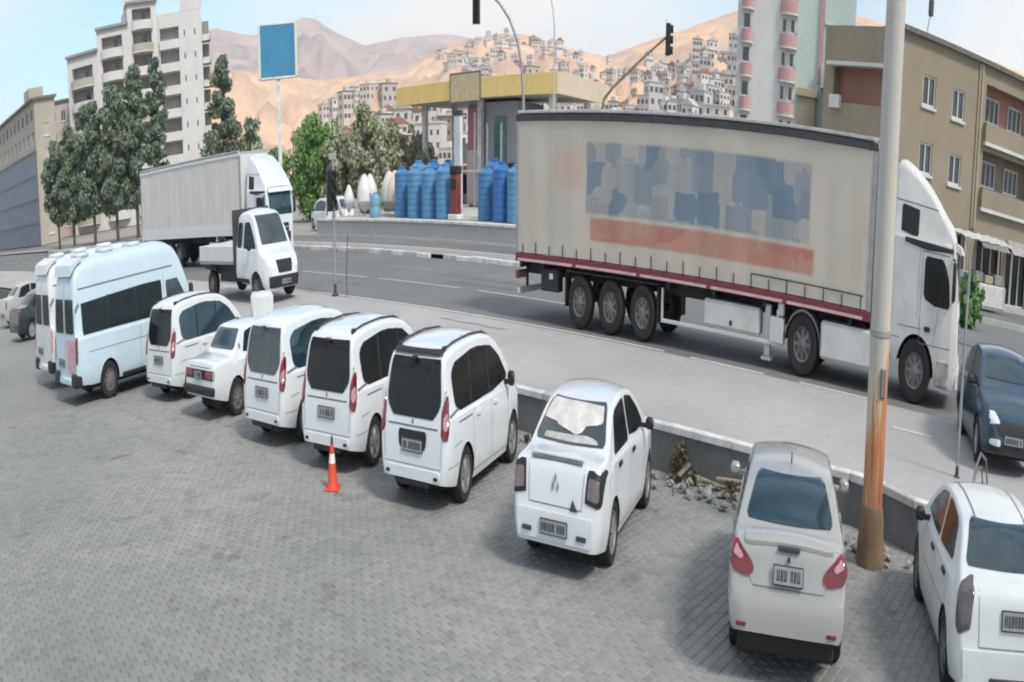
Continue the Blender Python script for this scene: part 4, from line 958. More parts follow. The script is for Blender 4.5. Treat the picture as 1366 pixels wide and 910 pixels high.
CAB = dict(top=[(0, 1.05), (0, 2.4), (.02, 3.55), (.06, 3.82), (.25, 3.88), (.7, 3.72), (1.25, 3.42), (1.7, 3.06), (1.95, 2.92), (2.05, 2.7), (2.17, 2.2), (2.25, 1.6), (2.29, 1.1), (2.31, .7), (2.31, .45)],
           plan=[(0, 1.14), (.1, 1.2), (1.75, 1.22), (2.05, 1.17), (2.2, 1.08), (2.31, .95)], bot=[(0, .78), (.3, .62), (1.5, .42), (2.31, .32)],
           belt=[(0, 2.6), (2.3, 2.6)], k=.16, crown=.06, r=.12, waist=.0, nst=90, wheels=[(.95, .52, .7)])
M['grimy'] = mat('grimy_panel', (.40, .37, .34), .7, var=.5, scale=6, dirt=((.12, .10, .09), .75))
def tractor(t, x0, paint, light=True):
    """Parts of a two-axle tractor; x0 = back wall of the cab."""
    bvh, cab = car_body(CAB, 'cab', [M[paint], M['under']], t); cab.location = (x0, 0, 0)
    def P(nm, mt, poly, view, eps=.008, sk=.01, rows=10, cols=12, two=True, rnd=2):
        m0 = patch(MB(), bvh, poly, view, eps, rows, cols, rnd, sk)
        for m_ in (both(m0) if two else (m0,)): m_.build(nm, mt, cab, 45)
    P('side_window', 'glass', [(1.12, 1.70), (1.12, 2.38), (1.72, 2.38), (1.92, 2.05), (1.98, 1.60), (1.5, 1.60)], 'R')
    P('bunk_window', 'glass', [(.30, 2.66), (.30, 3.12), (.86, 3.08), (.86, 2.64)], 'R', rnd=1)
    P('side_stripe', 'black', [(.45, 2.60), (1.2, 2.55), (2.0, 2.58), (2.0, 2.49), (1.2, 2.46), (.45, 2.52)], 'R', .012, rnd=0, rows=4)
    P('windscreen', 'glassblue' if light else 'glass', [(-1.0, 1.72), (1.0, 1.72), (.94, 2.68), (-.94, 2.68)], 'F', .01, .012, 10, 14, False, 1)
    P('grille', 'black', [(-.62, .86), (.62, .86), (.66, 1.45), (-.66, 1.45)], 'F', .012, .02, 6, 10, False, 1)
    for i in range(3):
        P('grille_bar', 'steel', [(-.6, .95 + i * .16), (.6, .95 + i * .16), (.6, 1.0 + i * .16), (-.6, 1.0 + i * .16)], 'F', .03, .02, 2, 8, False, 0)
    P('headlight', 'clearlamp', [(2.15, .62), (2.34, .62), (2.36, .84), (2.2, .84)], 'RF', .014, .02)
    P('bumper', paint, [(-1.0, .36), (1.0, .36), (1.0, .60), (-1.0, .60)], 'F', .05, .06, 4, 14, False, 1)
    g = MB(); strip(g, bvh, [(1.04, .98), (1.04, 2.45)], 'R', .016); strip(g, bvh, [(1.04, 2.44), (1.9, 2.44)], 'R', .016); strip(g, bvh, [(.35, 1.2), (1.1, 1.2)], 'R', .014); strip(g, bvh, [(1.06, .98), (2.05, .98)], 'R', .016); strip(g, bvh, [(.08, 3.18), (1.45, 3.12)], 'R', .02); strip(g, bvh, [(.95, 1.35), (.95, 2.5)], 'R', .012); strip(g, bvh, [(.1, 1.0), (.42, 1.0)], 'R', .012); strip(g, bvh, [(1.5, 1.0), (1.62, 1.58)], 'R', .012)
    for m_ in both(g): m_.build('door_seam', 'seam', cab)['kind'] = 'stuff'
    P('door_handle', 'black', [(1.2, 1.18), (1.38, 1.18), (1.38, 1.26), (1.2, 1.26)], 'R', .03, .03, 2, 4, True, 0)
    b = MB(); b.prism([(1.66, 2.66), (1.75, 2.74), (2.22, 2.62), (2.3, 2.50), (2.22, 2.50)], 'y', -1.05, 1.05); b.build('sun_visor', 'glass' if not light else paint, cab, 30, True)
    for sgn in (-1, 1):
        b = MB(); b.box(2.02, 2.14, sgn * 1.27, sgn * 1.46, 1.75, 2.38, .035); b.tube([(2.0, sgn * 1.12, 2.42), (2.08, sgn * 1.36, 2.40)], .02, 6); b.tube([(2.05, sgn * 1.12, 1.72), (2.08, sgn * 1.36, 1.78)], .02, 6); b.build('mirror', 'black', cab, 40)
        b = MB(); b.box(1.62, 2.05, sgn * 1.03, sgn * 1.235, .34, .80, .04); b.build('step', 'grimy', cab)
    # chassis behind the cab, tank, drive axle
    b = MB()
    for y in (-.4, .4): b.box(x0 - 4.2, x0 + 1.9, y - .05, y + .05, .72, .98)
    b.build('tractor_frame', 'chassis', t)
    for y in (-1, 1):
        b = MB(); b.box(x0 - 2.15, x0 - .1, y * .62, y * 1.22, .36, .98, .05); b.build('side_skirt', paint if light else 'dusty', t)
        q = MB(); n_ = 14
        for i in range(n_):
            a0, a1 = math.pi * (.02 + .96 * i / n_), math.pi * (.02 + .96 * (i + 1) / n_); R0 = .60
            xa, za, xb, zb = x0 - 2.75 + R0 * math.cos(a0), .50 + R0 * math.sin(a0), x0 - 2.75 + R0 * math.cos(a1), .50 + R0 * math.sin(a1)
            q.quad((xa, y * .78, za), (xb, y * .78, zb), (xb, y * 1.24, zb), (xa, y * 1.24, za))
            q.quad((xa, y * 1.24, za), (xb, y * 1.24, zb), (xb, y * 1.24, zb - .05), (xa, y * 1.24, za - .05))
        q.build('mudguard', 'rimdull', t, 40)
        b = MB(); b.box(x0 - 3.9, x0 - 3.40, y * .95, y * 1.22, .42, .88, .04); b.build('rear_fairing', 'dusty', t)
        b = MB(); b.box(x0 - 3.62, x0 - 3.42, y * 1.0, y * 1.2, .90, 1.15, .03); b.build('air_tank_cover', 'dusty', t)
    b = MB(); b.lathe([(.001, .02), (.5, .02), (.52, .0), (.52, -.06), (.001, -.06)], (x0 - 2.2, 0, 1.06), 'z', 18); b.build('fifth_wheel', 'chassis', t)
    add_wheels(t, [(x0 - 2.75, -.98), (x0 - 2.75, .98)], .52, .52, 8, 'rimdull', .56)
    add_wheels(t, [(x0 + .95, -1.04), (x0 + .95, 1.04)], .52, .33, 8, 'rimdull', .56)
    return cab

big = thing('curtain_truck', 'big lorry with beige curtain trailer, faded blue and red print and red side rail', 'truck', (.73, 29.28, .73), hd(2.21))
semi_trailer(big, 'curtainprint', 'trailerred')
tractor(big, 14.15, 'dusty')
low = thing('white_truck', 'lorry with a plain pale trailer and white cab behind the pickup', 'truck', (-29.55, 54.0, .78), hd(2.10))
semi_trailer(low, 'curtain2', 'white2', slim=True)
tractor(low, 14.10, 'white', light=True)
b = MB(); b.box(-.0, 13.6, -1.27, -1.262, 1.285, 1.55, .004); b.build('lower_panel', 'white2', low)

# dropside pickup with a van-like cab
pk = thing('pickup_truck', 'white dropside pickup truck driving on the road in front of the white lorry', 'truck', (-16.3, 36.9, .71), hd(2.16)); pk.scale = (1.12, 1.12, 1.0)
PKC = dict(top=[(0, .75), (0, 1.5), (.02, 2.05), (.08, 2.2), (.4, 2.27), (.95, 2.25), (1.2, 2.14), (1.45, 1.86), (1.75, 1.42), (1.95, 1.24), (2.25, 1.12), (2.42, .92), (2.5, .6), (2.52, .38)],
           plan=[(0, .92), (.1, .98), (1.8, .99), (2.2, .9), (2.4, .76), (2.52, .6)], bot=[(0, .5), (.5, .42), (2.0, .34), (2.52, .30)], belt=[(0, 1.28), (1.8, 1.24), (2.5, 1.0)], k=.2, crown=.06, r=.12, nst=64, wheels=[(1.62, .35, .55)])
bvh, cab = car_body(PKC, 'cab', [M['white'], M['under']], pk); cab.location = (3.05, 0, 0)
def PK(nm, mt, poly, view, eps=.008, sk=.01, two=True, rnd=2):
    m0 = patch(MB(), bvh, poly, view, eps, 9, 12, rnd, sk)
    for m_ in (both(m0) if two else (m0,)): m_.build(nm, mt, cab, 45)
PK('side_window', 'glass', [(.62, 1.28), (.62, 1.95), (1.0, 1.95), (1.35, 1.6), (1.6, 1.28)], 'R')
PK('rear_side_window', 'glass', [(.14, 1.30), (.14, 1.95), (.5, 1.95), (.5, 1.30)], 'R')
PK('windscreen', 'glassgrey', [(-.72, 1.36), (.72, 1.36), (.66, 2.1), (-.66, 2.1)], 'F', .01, .012, False, 1)
PK('grille', 'black', [(-.36, .66), (.36, .66), (.44, .98), (-.44, .98)], 'F', .014, .02, False, 1)
PK('bumper', 'black', [(-.74, .32), (.74, .32), (.78, .60), (-.78, .60)], 'F', .04, .05, False, 1)
PK('headlight', 'clearlamp', [(1.16, .78), (1.38, .76), (1.36, .98), (1.14, 1.06)], 'RF', .016, .02)
g = MB(); strip(g, bvh, [(.57, .5), (.57, 2.0)], 'R', .014); strip(g, bvh, [(1.42, .75), (1.62, 1.25)], 'R', .014)
for m_ in both(g): m_.build('door_seam', 'seam', cab)['kind'] = 'stuff'
PK('sill_trim', 'black', [(.1, .45), (1.1, .42), (1.1, .54), (.1, .56)], 'R', .014, .02, True, 0)
for sgn in (-1, 1):
    b = MB(); b.box(1.3, 1.42, sgn * 1.02, sgn * 1.24, 1.26, 1.60, .04); b.build('mirror', 'black', cab, 40)
plate(cab, (2.56, 0, .45), .5, .11, 0, 'F', 43)
b = MB(); b.box(0, 2.95, -1.02, 1.02, .88, .96, .01); b.build('load_floor', 'steel', pk)
for y in (-1.02, .98):
    b = MB(); b.box(0, 2.95, y, y + .04, .962, 1.36, .01); b.build('side_board', 'white2', pk)
b = MB(); b.box(-.02, .02, -.975, .975, .962, 1.36, .01); b.build('tail_board', 'white2', pk)
b = MB(); b.box(2.96, 3.02, -1.02, 1.02, .88, 2.28, .01); b.build('headboard', 'darksteel', pk)
b = MB()
for y in (-.42, .42): b.box(.05, 4.6, y - .05, y + .05, .58, .86)
b.build('chassis_frame', 'chassis', pk)
b = MB(); b.box(1.5, 2.9, -.80, .80, .42, .86, .03); b.build('tool_box', 'chassis', pk)
add_wheels(pk, [(.95, -.82), (.95, .82), (4.67, -.86), (4.67, .86)], .35, .26, 8, 'rimdull', .58)
for y in (-1, 1):
    b = MB(); b.box(.45, 1.45, y * .72, y * 1.0, .74, .78, .01); b.build('mudguard', 'black', pk)
# ------------------------------------------------------------------ things in the lot and along the road
def cone(loc):
    t = thing('traffic_cone', 'orange and white traffic cone standing behind a parked van', 'cone', loc); t.scale = (.9, .9, .84)
    b = MB(); b.box(-.19, .19, -.19, .19, 0, .035, .012); b.build('base', 'orange', t)
    prof = [(.145, .035), (.13, .08), (.107, .22)]
    b = MB(); b.lathe(prof, n=18); b.build('lower_cone', 'orange', t, 50)
    b = MB(); b.lathe([(.107, .22), (.082, .37)], n=18); b.build('reflective_band', 'orange', t, 50)
    b = MB(); b.lathe([(.0835, .37), (.062, .50)], n=18); b.build('reflective_band', 'reflect', t, 50)
    b = MB(); b.lathe([(.06, .50), (.04, .63)], n=18); b.build('upper_cone', 'orange', t, 50)
    b = MB(); b.lathe([(.041, .63), (.03, .70), (.022, .74), (.001, .745)], n=18); b.build('tip', 'darksteel', t, 50)
cone((-4.2, 15.7, 0))

def rust_material():
    m, n, l, p = _mat('rusty_pole')
    tc = n.new('ShaderNodeTexCoord'); mp = n.new('ShaderNodeMapping'); mp.inputs['Scale'].default_value = (5.5, 5.5, .45)
    l.new(tc.outputs['Object'], mp.inputs[0])
    nz = n.new('ShaderNodeTexNoise'); nz.inputs['Scale'].default_value = 2.4; nz.inputs['Detail'].default_value = 8; nz.inputs['Roughness'].default_value = .65; l.new(mp.outputs[0], nz.inputs['Vector'])
    sx = n.new('ShaderNodeSeparateXYZ'); l.new(tc.outputs['Object'], sx.inputs[0])
    # rust climbs from the foot to about two metres
    hgt = n.new('ShaderNodeMapRange'); hgt.inputs[1].default_value = 1.2; hgt.inputs[2].default_value = 2.7; hgt.inputs[3].default_value = .25; hgt.inputs[4].default_value = -.10; l.new(sx.outputs[2], hgt.inputs[0])
    side = n.new('ShaderNodeMapRange'); side.inputs[1].default_value = -.2; side.inputs[2].default_value = .2; side.inputs[3].default_value = -.09; side.inputs[4].default_value = .10; l.new(sx.outputs[0], side.inputs[0])
    a0 = n.new('ShaderNodeMath'); l.new(hgt.outputs[0], a0.inputs[0]); l.new(side.outputs[0], a0.inputs[1])     # the weather side rusts first
    ad = n.new('ShaderNodeMath'); l.new(nz.outputs['Fac'], ad.inputs[0]); l.new(a0.outputs[0], ad.inputs[1])
    r = n.new('ShaderNodeValToRGB'); e = r.color_ramp.elements
    e[0].position = .46; e[0].color = (.47, .45, .41, 1); e[1].position = .57; e[1].color = (.56, .45, .33, 1)
    for ps, c in ((.66, (.52, .25, .11)), (.80, (.40, .14, .06)), (.95, (.22, .09, .05))):
        q = e.new(ps); q.color = (*c, 1)
    l.new(ad.outputs[0], r.inputs[0]); l.new(r.outputs[0], p.inputs['Base Color']); p.inputs['Roughness'].default_value = .75
    return m
M['rustpole'] = rust_material()
M['footconc'] = two_scale('pole_footing', (.17, .12, .08), (.24, .17, .11), (.10, .07, .045), 2, 12, .95, .4)
pole = thing('steel_pole', 'thick grey steel pole with rust over its lower half by the wall', 'pole', (7.12, 12.64, 0)); pole.rotation_euler = (0, -.012, 0)
b = MB(); b.lathe([(.205, .5), (.202, 1.5), (.198, 3.0), (.19, 6.0), (.18, 9.0), (.001, 9.0)], n=20); b.build('shaft', 'rustpole', pole, 50)
b = MB(); b.lathe([(.30, -.02), (.29, .12), (.265, .3), (.24, .52), (.215, .60), (.20, .62)], n=14); b.build('footing', 'footconc', pole, 35)
b = MB(); b.box(-.06, .06, -.235, -.185, 1.75, 2.05, .015); b.build('junction_cover', 'rimdull', pole)
b = MB(); b.lathe([(.20, 2.35), (.212, 2.36), (.212, 2.42), (.20, 2.43)], n=20); b.build('band_clamp', 'steel', pole)

tp = thing('thin_post', 'thin grey steel post standing on the pavement behind the white hatchback', 'post', (10.35, 14.2, .57))
b = MB(); b.tube([(0, 0, 0), (.0, 0, 1.2), (.01, 0, 2.6), (0, 0, 2.9)], [.035, .032, .03, .03], 8); b.build('shaft', 'steel', tp, 50)
b = MB(); b.lathe([(.09, 0), (.09, .02), (.045, .05), (.04, .16)], n=12); b.build('base_flange', 'darksteel', tp)
# bent guard frame leaning on the kerb beside the post
gf = thing('guard_frame', 'bent pale tube frame lying at the foot of the thin post', 'frame', (10.5, 13.4, .58), .5)
b = MB(); b.tube([(-.5, 0, .03), (-.35, .02, .30), (0, .05, .46), (.4, .08, .34), (.62, .1, .03)], .022, 7); b.build('outer_tube', 'rimdull', gf, 50)
b = MB(); b.tube([(-.3, .1, .03), (-.05, .1, .26), (.25, .12, .26), (.45, .15, .03)], .018, 7); b.build('inner_tube', 'rimdull', gf, 50)

# white block on the pavement edge, seen over the roofs
wb = thing('water_butt', 'white rounded plastic tank on the roadside behind the old saloon', 'tank', rd(-26.1, 16.9, .57), .4); wb.scale = (.8, .8, .8)
b = MB(); b.box(-.6, .6, -.45, .45, .065, .85, .10); b.build('tank_body', 'white2', wb, 40)
b = MB(); b.lathe([(.14, .84), (.14, .875), (.001, .88)], n=14); b.build('lid', 'white2', wb, 40)
b = MB(); b.box(-.63, .63, -.48, .48, 0, .06, .01); b.build('pallet', 'kerb', wb)

# rubble heap and planks at the foot of the wall
random.seed(21)
rubm = []
for k in range(6):
    bm = bmesh.new(); bmesh.ops.create_icosphere(bm, subdivisions=1, radius=.5)
    for v in bm.verts: v.co *= random.uniform(.65, 1.15); v.co.z *= .6
    me = bpy.data.meshes.new('stone'); bm.to_mesh(me); bm.free(); rubm.append(me)
rub_m = [mat('rubble_a', (.28, .265, .24), .95, var=.3, scale=3), mat('rubble_b', (.22, .205, .18), .95, var=.3, scale=3), mat('rubble_c', (.36, .345, .32), .95, var=.3, scale=3)]
for i, me in enumerate(rubm): me.materials.append(rub_m[i % 3])
def rubble(label, spots, n, spread, big=.22):
    t = thing('rubble_heap', label, 'rubble', (*spots[0], 0))
    for i in range(n):
        a = random.random() * (len(spots) - 1); k = int(a); f = a - k
        x = spots[k][0] + (spots[k + 1][0] - spots[k][0]) * f + random.gauss(0, spread * .5); y = spots[k][1] + (spots[k + 1][1] - spots[k][1]) * f + random.gauss(0, spread * .5)
        s = random.uniform(.05, big * .85) * (1 if random.random() < .8 else 1.5)
        if RN[0] * x + RN[1] * y > 15.85: continue
        o = link('stone', random.choice(rubm), t, (x - spots[0][0], y - spots[0][1], s * .18 + random.uniform(0, .03)))
        o.scale = (s, s * random.uniform(.6, 1.3), s * .8); o.rotation_euler = (random.uniform(-.4, .4), random.uniform(-.4, .4), random.uniform(0, 6.28))
    return t
hp = rubble('heap of pale rubble at the wall foot between the white and the silver saloon', [(3.2, 16.9), (4.1, 16.1), (4.9, 15.6), (5.6, 15.2)], 90, .45)
rubble('stones and soil beside the foot of the rusty pole', [(6.3, 13.9), (7.0, 13.3), (7.75, 12.6)], 60, .45, .2)
rubble('scattered stones at the wall foot beside the nearest van', [(-.6, 19.0), (.8, 18.2), (1.9, 17.6)], 34, .4, .16)
wood = mat('grey_wood', (.30, .25, .19), .9, var=.35, scale=4)
for i, (x, y, L, a, zt) in enumerate(((4.2, 16.55, 1.3, -.55, .10), (4.75, 16.0, 1.0, -.3, .16), (3.9, 16.3, .8, .9, .12), (5.2, 15.75, .9, -.75, .1))):
    b = MB(); b.box(0, L, -.045, .045, 0, .03, .004); o = b.build('plank', wood, hp, (x - hp.location.x, y - hp.location.y, zt)); o.rotation_euler = (0, -.08 * (i - 1), a)
sh_ = thing('dry_shrub', 'small brown shrub growing at the wall beside the rubble', 'shrub', (4.0, 16.65, 0)); sh_.scale = (.8, .8, .7)
b = MB()
for i in range(60):
    a, e = random.uniform(0, 6.28), random.uniform(.5, 1.4); L = random.uniform(.25, .55); d = Vector((math.cos(a) * math.cos(e), math.sin(a) * math.cos(e), math.sin(e)))
    b.tube([(0, 0, 0), tuple(d * L * .5), tuple(d * L + Vector((0, 0, .02)))], [.006, .004, .002], 4)
b.build('twigs', mat('twig', (.14, .09, .05), .9), sh_)
sh_['kind'] = 'thing'
def leaf_cloud(n, centers, size, rng, squash=1.0, up=.3):
    """n small leaf quads spread about the clump centres (x, y, z, radius)."""
    C = np.array(centers); k = rng.integers(0, len(C), n); d = rng.normal(size=(n, 3)); d /= np.linalg.norm(d, axis=1)[:, None]
    r = C[k, 3] * rng.random(n) ** (1 / 2.2); P = C[k, :3] + d * r[:, None] * np.array([1, 1, squash])
    u = rng.normal(size=(n, 3)); u /= np.linalg.norm(u, axis=1)[:, None]; w = rng.normal(size=(n, 3)); w[:, 2] += up; w -= u * (u * w).sum(1)[:, None]; w /= np.linalg.norm(w, axis=1)[:, None]
    s = size * (.6 + .8 * rng.random(n)); u *= (s * .5)[:, None]; w *= (s * .38)[:, None]
    V_ = np.stack([P - u - w, P + u - w * .6, P + u * .8 + w, P - u * .7 + w * .8], 1).reshape(-1, 3)
    return V_, np.arange(n * 4).reshape(-1, 4), k
def leaf_mesh(name, V_, F_, mats, idx=None):
    me = bpy.data.meshes.new(name); me.vertices.add(len(V_)); me.vertices.foreach_set('co', V_.ravel())
    me.loops.add(F_.size); me.loops.foreach_set('vertex_index', F_.ravel().astype(np.int32))
    me.polygons.add(len(F_)); me.polygons.foreach_set('loop_start', np.arange(0, F_.size, 4, dtype=np.int32))
    for m_ in mats: me.materials.append(M[m_] if isinstance(m_, str) else m_)
    if idx is not None: me.polygons.foreach_set('material_index', idx.astype(np.int32))
    me.update(calc_edges=True); me.validate(); return me
V_, F_, k_ = leaf_cloud(420, [(0, 0, .4, .25), (.1, .05, .5, .2), (-.12, 0, .3, .2)], .06, RNG)
M['leafbrown'] = mat('leaf_brown', (.13, .10, .05), .8, var=.3)
link('foliage', leaf_mesh('foliage', V_, F_, ['leafbrown']), sh_)

# ------------------------------------------------------------------ signals, lamps, billboard
def signal_head(parent, loc, rz, n=3, name='signal_head', back=True):
    b = MB(); H = .30 * n
    b.box(-.16, .16, -.13, .12, 0, H, .03)
    o = b.build(name, 'black', parent, loc, rz)
    if back:
        q = MB(); q.box(-.26, .26, .121, .135, -.1, H + .1, .01); q.build('backing_board', 'darksteel', o)
    for i in range(n):
        q = MB(); q.lathe([(.001, -.135), (.10, -.135), (.105, -.128)], (0, 0, .15 + .3 * i), 'y', 14); q.build('lens', ['clearlamp', 'greylamp', 'greylamp'][i % 3] if False else 'darksteel', o)
        q = MB(); q.lathe([(.118, -.13), (.118, -.27)], (0, 0, .15 + .3 * i), 'y', 14); q.build('visor', 'black', o)
    return o
sp_ = thing('signal_post', 'grey post with a dark traffic signal seen from behind, left of the road wall', 'signal', (-8.75, 33.9, .70))
b = MB(); b.tube([(0, 0, 0), (0, 0, 3.4)], [.065, .055], 10); b.build('shaft', 'steel', sp_, 50)
b = MB(); b.lathe([(.16, 0), (.16, .03), (.08, .08), (.07, .3)], n=12); b.build('base_flange', 'darksteel', sp_)
signal_head(sp_, (-.02, -.16, 2.15), .6, 3)
b = MB(); b.box(-.20, .16, -.05, .05, 3.30, 3.46, .01); b.build('top_plate', mat('plate_green', (.34, .38, .30), .6), sp_)
tw = thing('bent_rod', 'thin bent rod beside the signal post', 'rod', (-8.05, 33.4, .70))
b = MB(); b.tube([(0, 0, 0), (.0, 0, .5), (.03, 0, 1.0), (.09, 0, 1.5)], .02, 6); b.build('shaft', 'darksteel', tw, 50)

lm = thing('curved_mast', 'tall curved mast carrying a traffic signal over the median', 'mast', (.45, 50.1, .9))
b = MB(); b.tube([(0, 0, 0), (0, 0, 3), (-.02, 0, 5.2), (-.14, 0, 6.4), (-.45, 0, 7.3), (-1.0, 0, 8.05), (-1.7, 0, 8.6), (-2.6, .05, 9.05), (-3.2, .05, 9.25)], [.12, .11, .1, .09, .085, .08, .07, .06, .05], 10); b.build('shaft', 'steel', lm, 60)
signal_head(lm, (-3.25, 0, 7.95), 0, 3)
l2 = thing('lamp_post', 'slender street lamp rising behind the filling station canopy', 'street lamp', rd(-36.2, 54, 1.58))
b = MB(); b.tube([(0, 0, 0), (0, 0, 5), (0, 0, 8.6), (-.15, 0, 9.5), (-.6, 0, 10.4), (-1.3, 0, 11.0)], [.09, .08, .06, .055, .05, .045], 8); b.build('shaft', mat('lamp_grey', (.5, .5, .49), .5), l2, 60)
b = MB(); b.box(-1.95, -1.25, -.12, .12, 10.95, 11.12, .04); b.build('lamp_head', 'steel', l2)
sa = thing('overhead_signal', 'slanting arm with a dark signal board above the trailer roof', 'signal', (4.6, 39.7, .78))
b = MB(); b.tube([(0, 0, 0), (0, 0, 4.6), (.12, 0, 4.95), (.6, -.05, 5.3), (2.2, -.3, 6.2), (3.45, -.45, 6.85)], [.07, .065, .06, .05, .042, .038], 8); b.build('shaft', mat('arm_brown', (.22, .17, .11), .6), sa, 60)
signal_head(sa, (3.5, -.5, 6.32), 1.35, 3)
l3 = thing('lamp_post', 'street lamp head showing above the roof of the tan building', 'street lamp', (47.3, 76.6, .8))
b = MB(); b.tube([(0, 0, 0), (0, 0, 12), (0, 0, 15.2), (.3, 0, 16.2)], [.1, .09, .07, .06], 8); b.build('shaft', 'steel', l3, 60)
b = MB(); b.box(.05, .6, -.25, .25, 16.0, 17.1, .1); b.build('lamp_head', 'darksteel', l3, 40)

M['signblue'] = mat('sign_blue', (.045, .22, .38), .4, var=.15, scale=.8)
bb_ = thing('billboard', 'tall blue sign panel with pale edges on a single pole', 'sign', rd(-73.1, 50.6, .8), .34)
b = MB(); b.box(-.22, .22, -.16, .16, 0, 9.3, .04); b.build('pole', 'kerb_white', bb_)
b = MB(); b.box(-2.05, 2.05, -.30, .30, 9.3, 12.5, .02); b.build('panel', 'signblue', bb_)
for x in (-2.36, 2.06):
    b = MB(); b.box(x, x + .30, -.34, .34, 9.22, 12.58, .03); b.build('edge_frame', mat('sign_edge', (.62, .66, .58), .5), bb_)
for z in (9.165, 12.502):
    b = MB(); b.box(-2.06, 2.06, -.33, .33, z, z + .13, .02); b.build('rim_frame', 'kerb_white', bb_)

# ------------------------------------------------------------------ tank yard
tankblue = [mat('tank_blue_a', (.04, .17, .36), .4, var=.15, scale=2, coat=.2), mat('tank_blue_b', (.07, .22, .40), .45, var=.15, scale=2, coat=.2), mat('tank_blue_c', (.02, .13, .36), .4, var=.15, scale=2, coat=.2)]
M['tankwhite'] = mat('tank_white', (.66, .66, .63), .5, var=.1, scale=2); M['tankpink'] = mat('tank_beige', (.68, .56, .48), .5, var=.1, scale=2)
def tank_mesh(r, h, m_, ribs=7, cone=.12):
    b = MB(); p = [(.001, 0), (r * .97, 0), (r, .04)]
    for i in range(ribs):
        z = .08 + (h - .3) * i / ribs; d = (h - .3) / ribs
        p += [(r, z), (r, z + d * .72), (r * .985, z + d * .80), (r * .985, z + d * .95)]
    p += [(r, h - .2), (r * .96, h - .1), (r * .75, h - .02), (r * .34, h + cone), (r * .32, h + cone)]
    b.lathe(p, n=24); return b.mesh('tank_body', m_, 35)
def lid_mesh(r, h, m_, cone=.12):
    b = MB(); b.lathe([(r * .34, h + cone - .02), (r * .36, h + cone + .05), (r * .3, h + cone + .08), (.001, h + cone + .09)], n=16); return b.mesh('lid', m_, 35)
def place_tanks():
    tm = [(tank_mesh(.72, 2.15, m_), lid_mesh(.72, 2.15, m_)) for m_ in tankblue]
    spec = [(-48.0, 46.8, 0, 1.0, 'first'), (-46.0, 46.5, 1, 1.0, 'second'), (-44.1, 46.4, 1, .98, 'third'), (-42.3, 46.3, 1, 1.02, 'fourth')]
    for s_, n_, k, sc, w in spec:
        t = thing('water_tank', f'{w} upright blue tank from the white tanks along the yard wall', 'tank', rd(s_, n_, 1.585), 0, 'blue tanks in the yard')
        t.scale = (1, 1, sc)
        link('tank_body', tm[k][0], t); link('lid', tm[k][1], t)
    for s_, n_, k, sc, w in [(-37.9, 46.7, 0, .98, 'upright blue tank next to the dark red pump'), (-36.0, 46.3, 2, 1.05, 'deep blue tank halfway between the red pump and the big trailer'), (-34.5, 46.2, 1, 1.0, 'blue tank partly hidden by the big trailer')]:
        t = thing('water_tank', w, 'tank', rd(s_, n_, 1.585), 0, 'blue tanks in the yard'); t.scale = (1, 1, sc)
        link('tank_body', tm[k][0], t); link('lid', tm[k][1], t)
    # second row behind, lying or standing higher
    for s_, n_, k, w in [(-49.2, 50.2, 1, 'blue tank standing behind the first of the front row'), (-47.0, 50.0, 2, 'blue tank with pale lid behind the second and third tanks'), (-45.0, 49.8, 0, 'blue tank behind the fourth tank by the white column'), (-39.4, 49.6, 2, 'blue tank behind the tank next to the red pump')]:
        t = thing('water_tank', w, 'tank', rd(s_, n_, 1.585), 0, 'blue tanks in the yard'); t.scale = (1.25, 1.25, 1.12)
        link('tank_body', tm[k][0], t); link('lid', tm[k][1], t)
    # white tanks with pointed ends on frames
    def funnel(r, h, m_):
        b = MB(); b.lathe([(.001, .2), (r * .3, .25), (r, .75), (r, h * .55), (r * .85, h * .72), (r * .3, h * .97), (.12, h), (.001, h)], n=20); return b.mesh('tank_body', m_, 40)
    fm = {'w': funnel(.72, 2.1, 'tankwhite'), 'p': funnel(.8, 2.2, 'tankpink'), 's': funnel(.5, 1.6, 'tankwhite')}
    for s_, n_, k, w in [(-56.4, 47.4, 's', 'small white pointed tank nearest the signal post'), (-54.0, 47.4, 'w', 'white pointed tank between a small white one and the small blue barrel'), (-51.6, 48.8, 'w', 'white pointed tank behind the small blue barrel'), (-50.0, 47.8, 'p', 'cream pointed tank next to the upright blue tanks'), (-55.6, 49.6, 'w', 'white pointed tank behind the small one nearest the signal post'), (-53.4, 50.2, 'p', 'cream pointed tank at the back, left of the small blue barrel')]:
        t = thing('pointed_tank', w, 'tank', rd(s_, n_, 1.585), 0, 'white pointed tanks in the yard')
        link('tank_body', fm[k], t)
        for a in range(4):
            b = MB(); ca, sa_ = math.cos(a * 1.571 + .4) * .5, math.sin(a * 1.571 + .4) * .5; b.cyl((ca, sa_, 0), (ca, sa_, .72), .03, n=6); b.build('leg', 'steel', t)
        b = MB(); b.lathe([(.72, .40), (.75, .40), (.75, .46), (.72, .46)], n=18, close=True); b.build('ring', 'steel', t)
    t = thing('blue_barrel', 'small pale blue barrel in front of the white tanks', 'barrel', rd(-51.0, 46.1, 1.585))
    b = MB(); b.lathe([(.001, 0), (.46, 0), (.5, .06), (.5, .45), (.47, .5), (.5, .55), (.5, .95), (.44, 1.06), (.2, 1.1), (.2, 1.2), (.001, 1.2)], n=20); b.build('barrel_body', mat('barrel_blue', (.16, .36, .48), .5, var=.1), t, 35)
    for a in (0, math.pi):
        b = MB(); b.box(.36, .52, -.06, .06, 1.0, 1.18, .02); o = b.build('handle', mat('barrel_grip', (.10, .30, .45), .5), t); o.rotation_euler = (0, 0, a)
place_tanks()

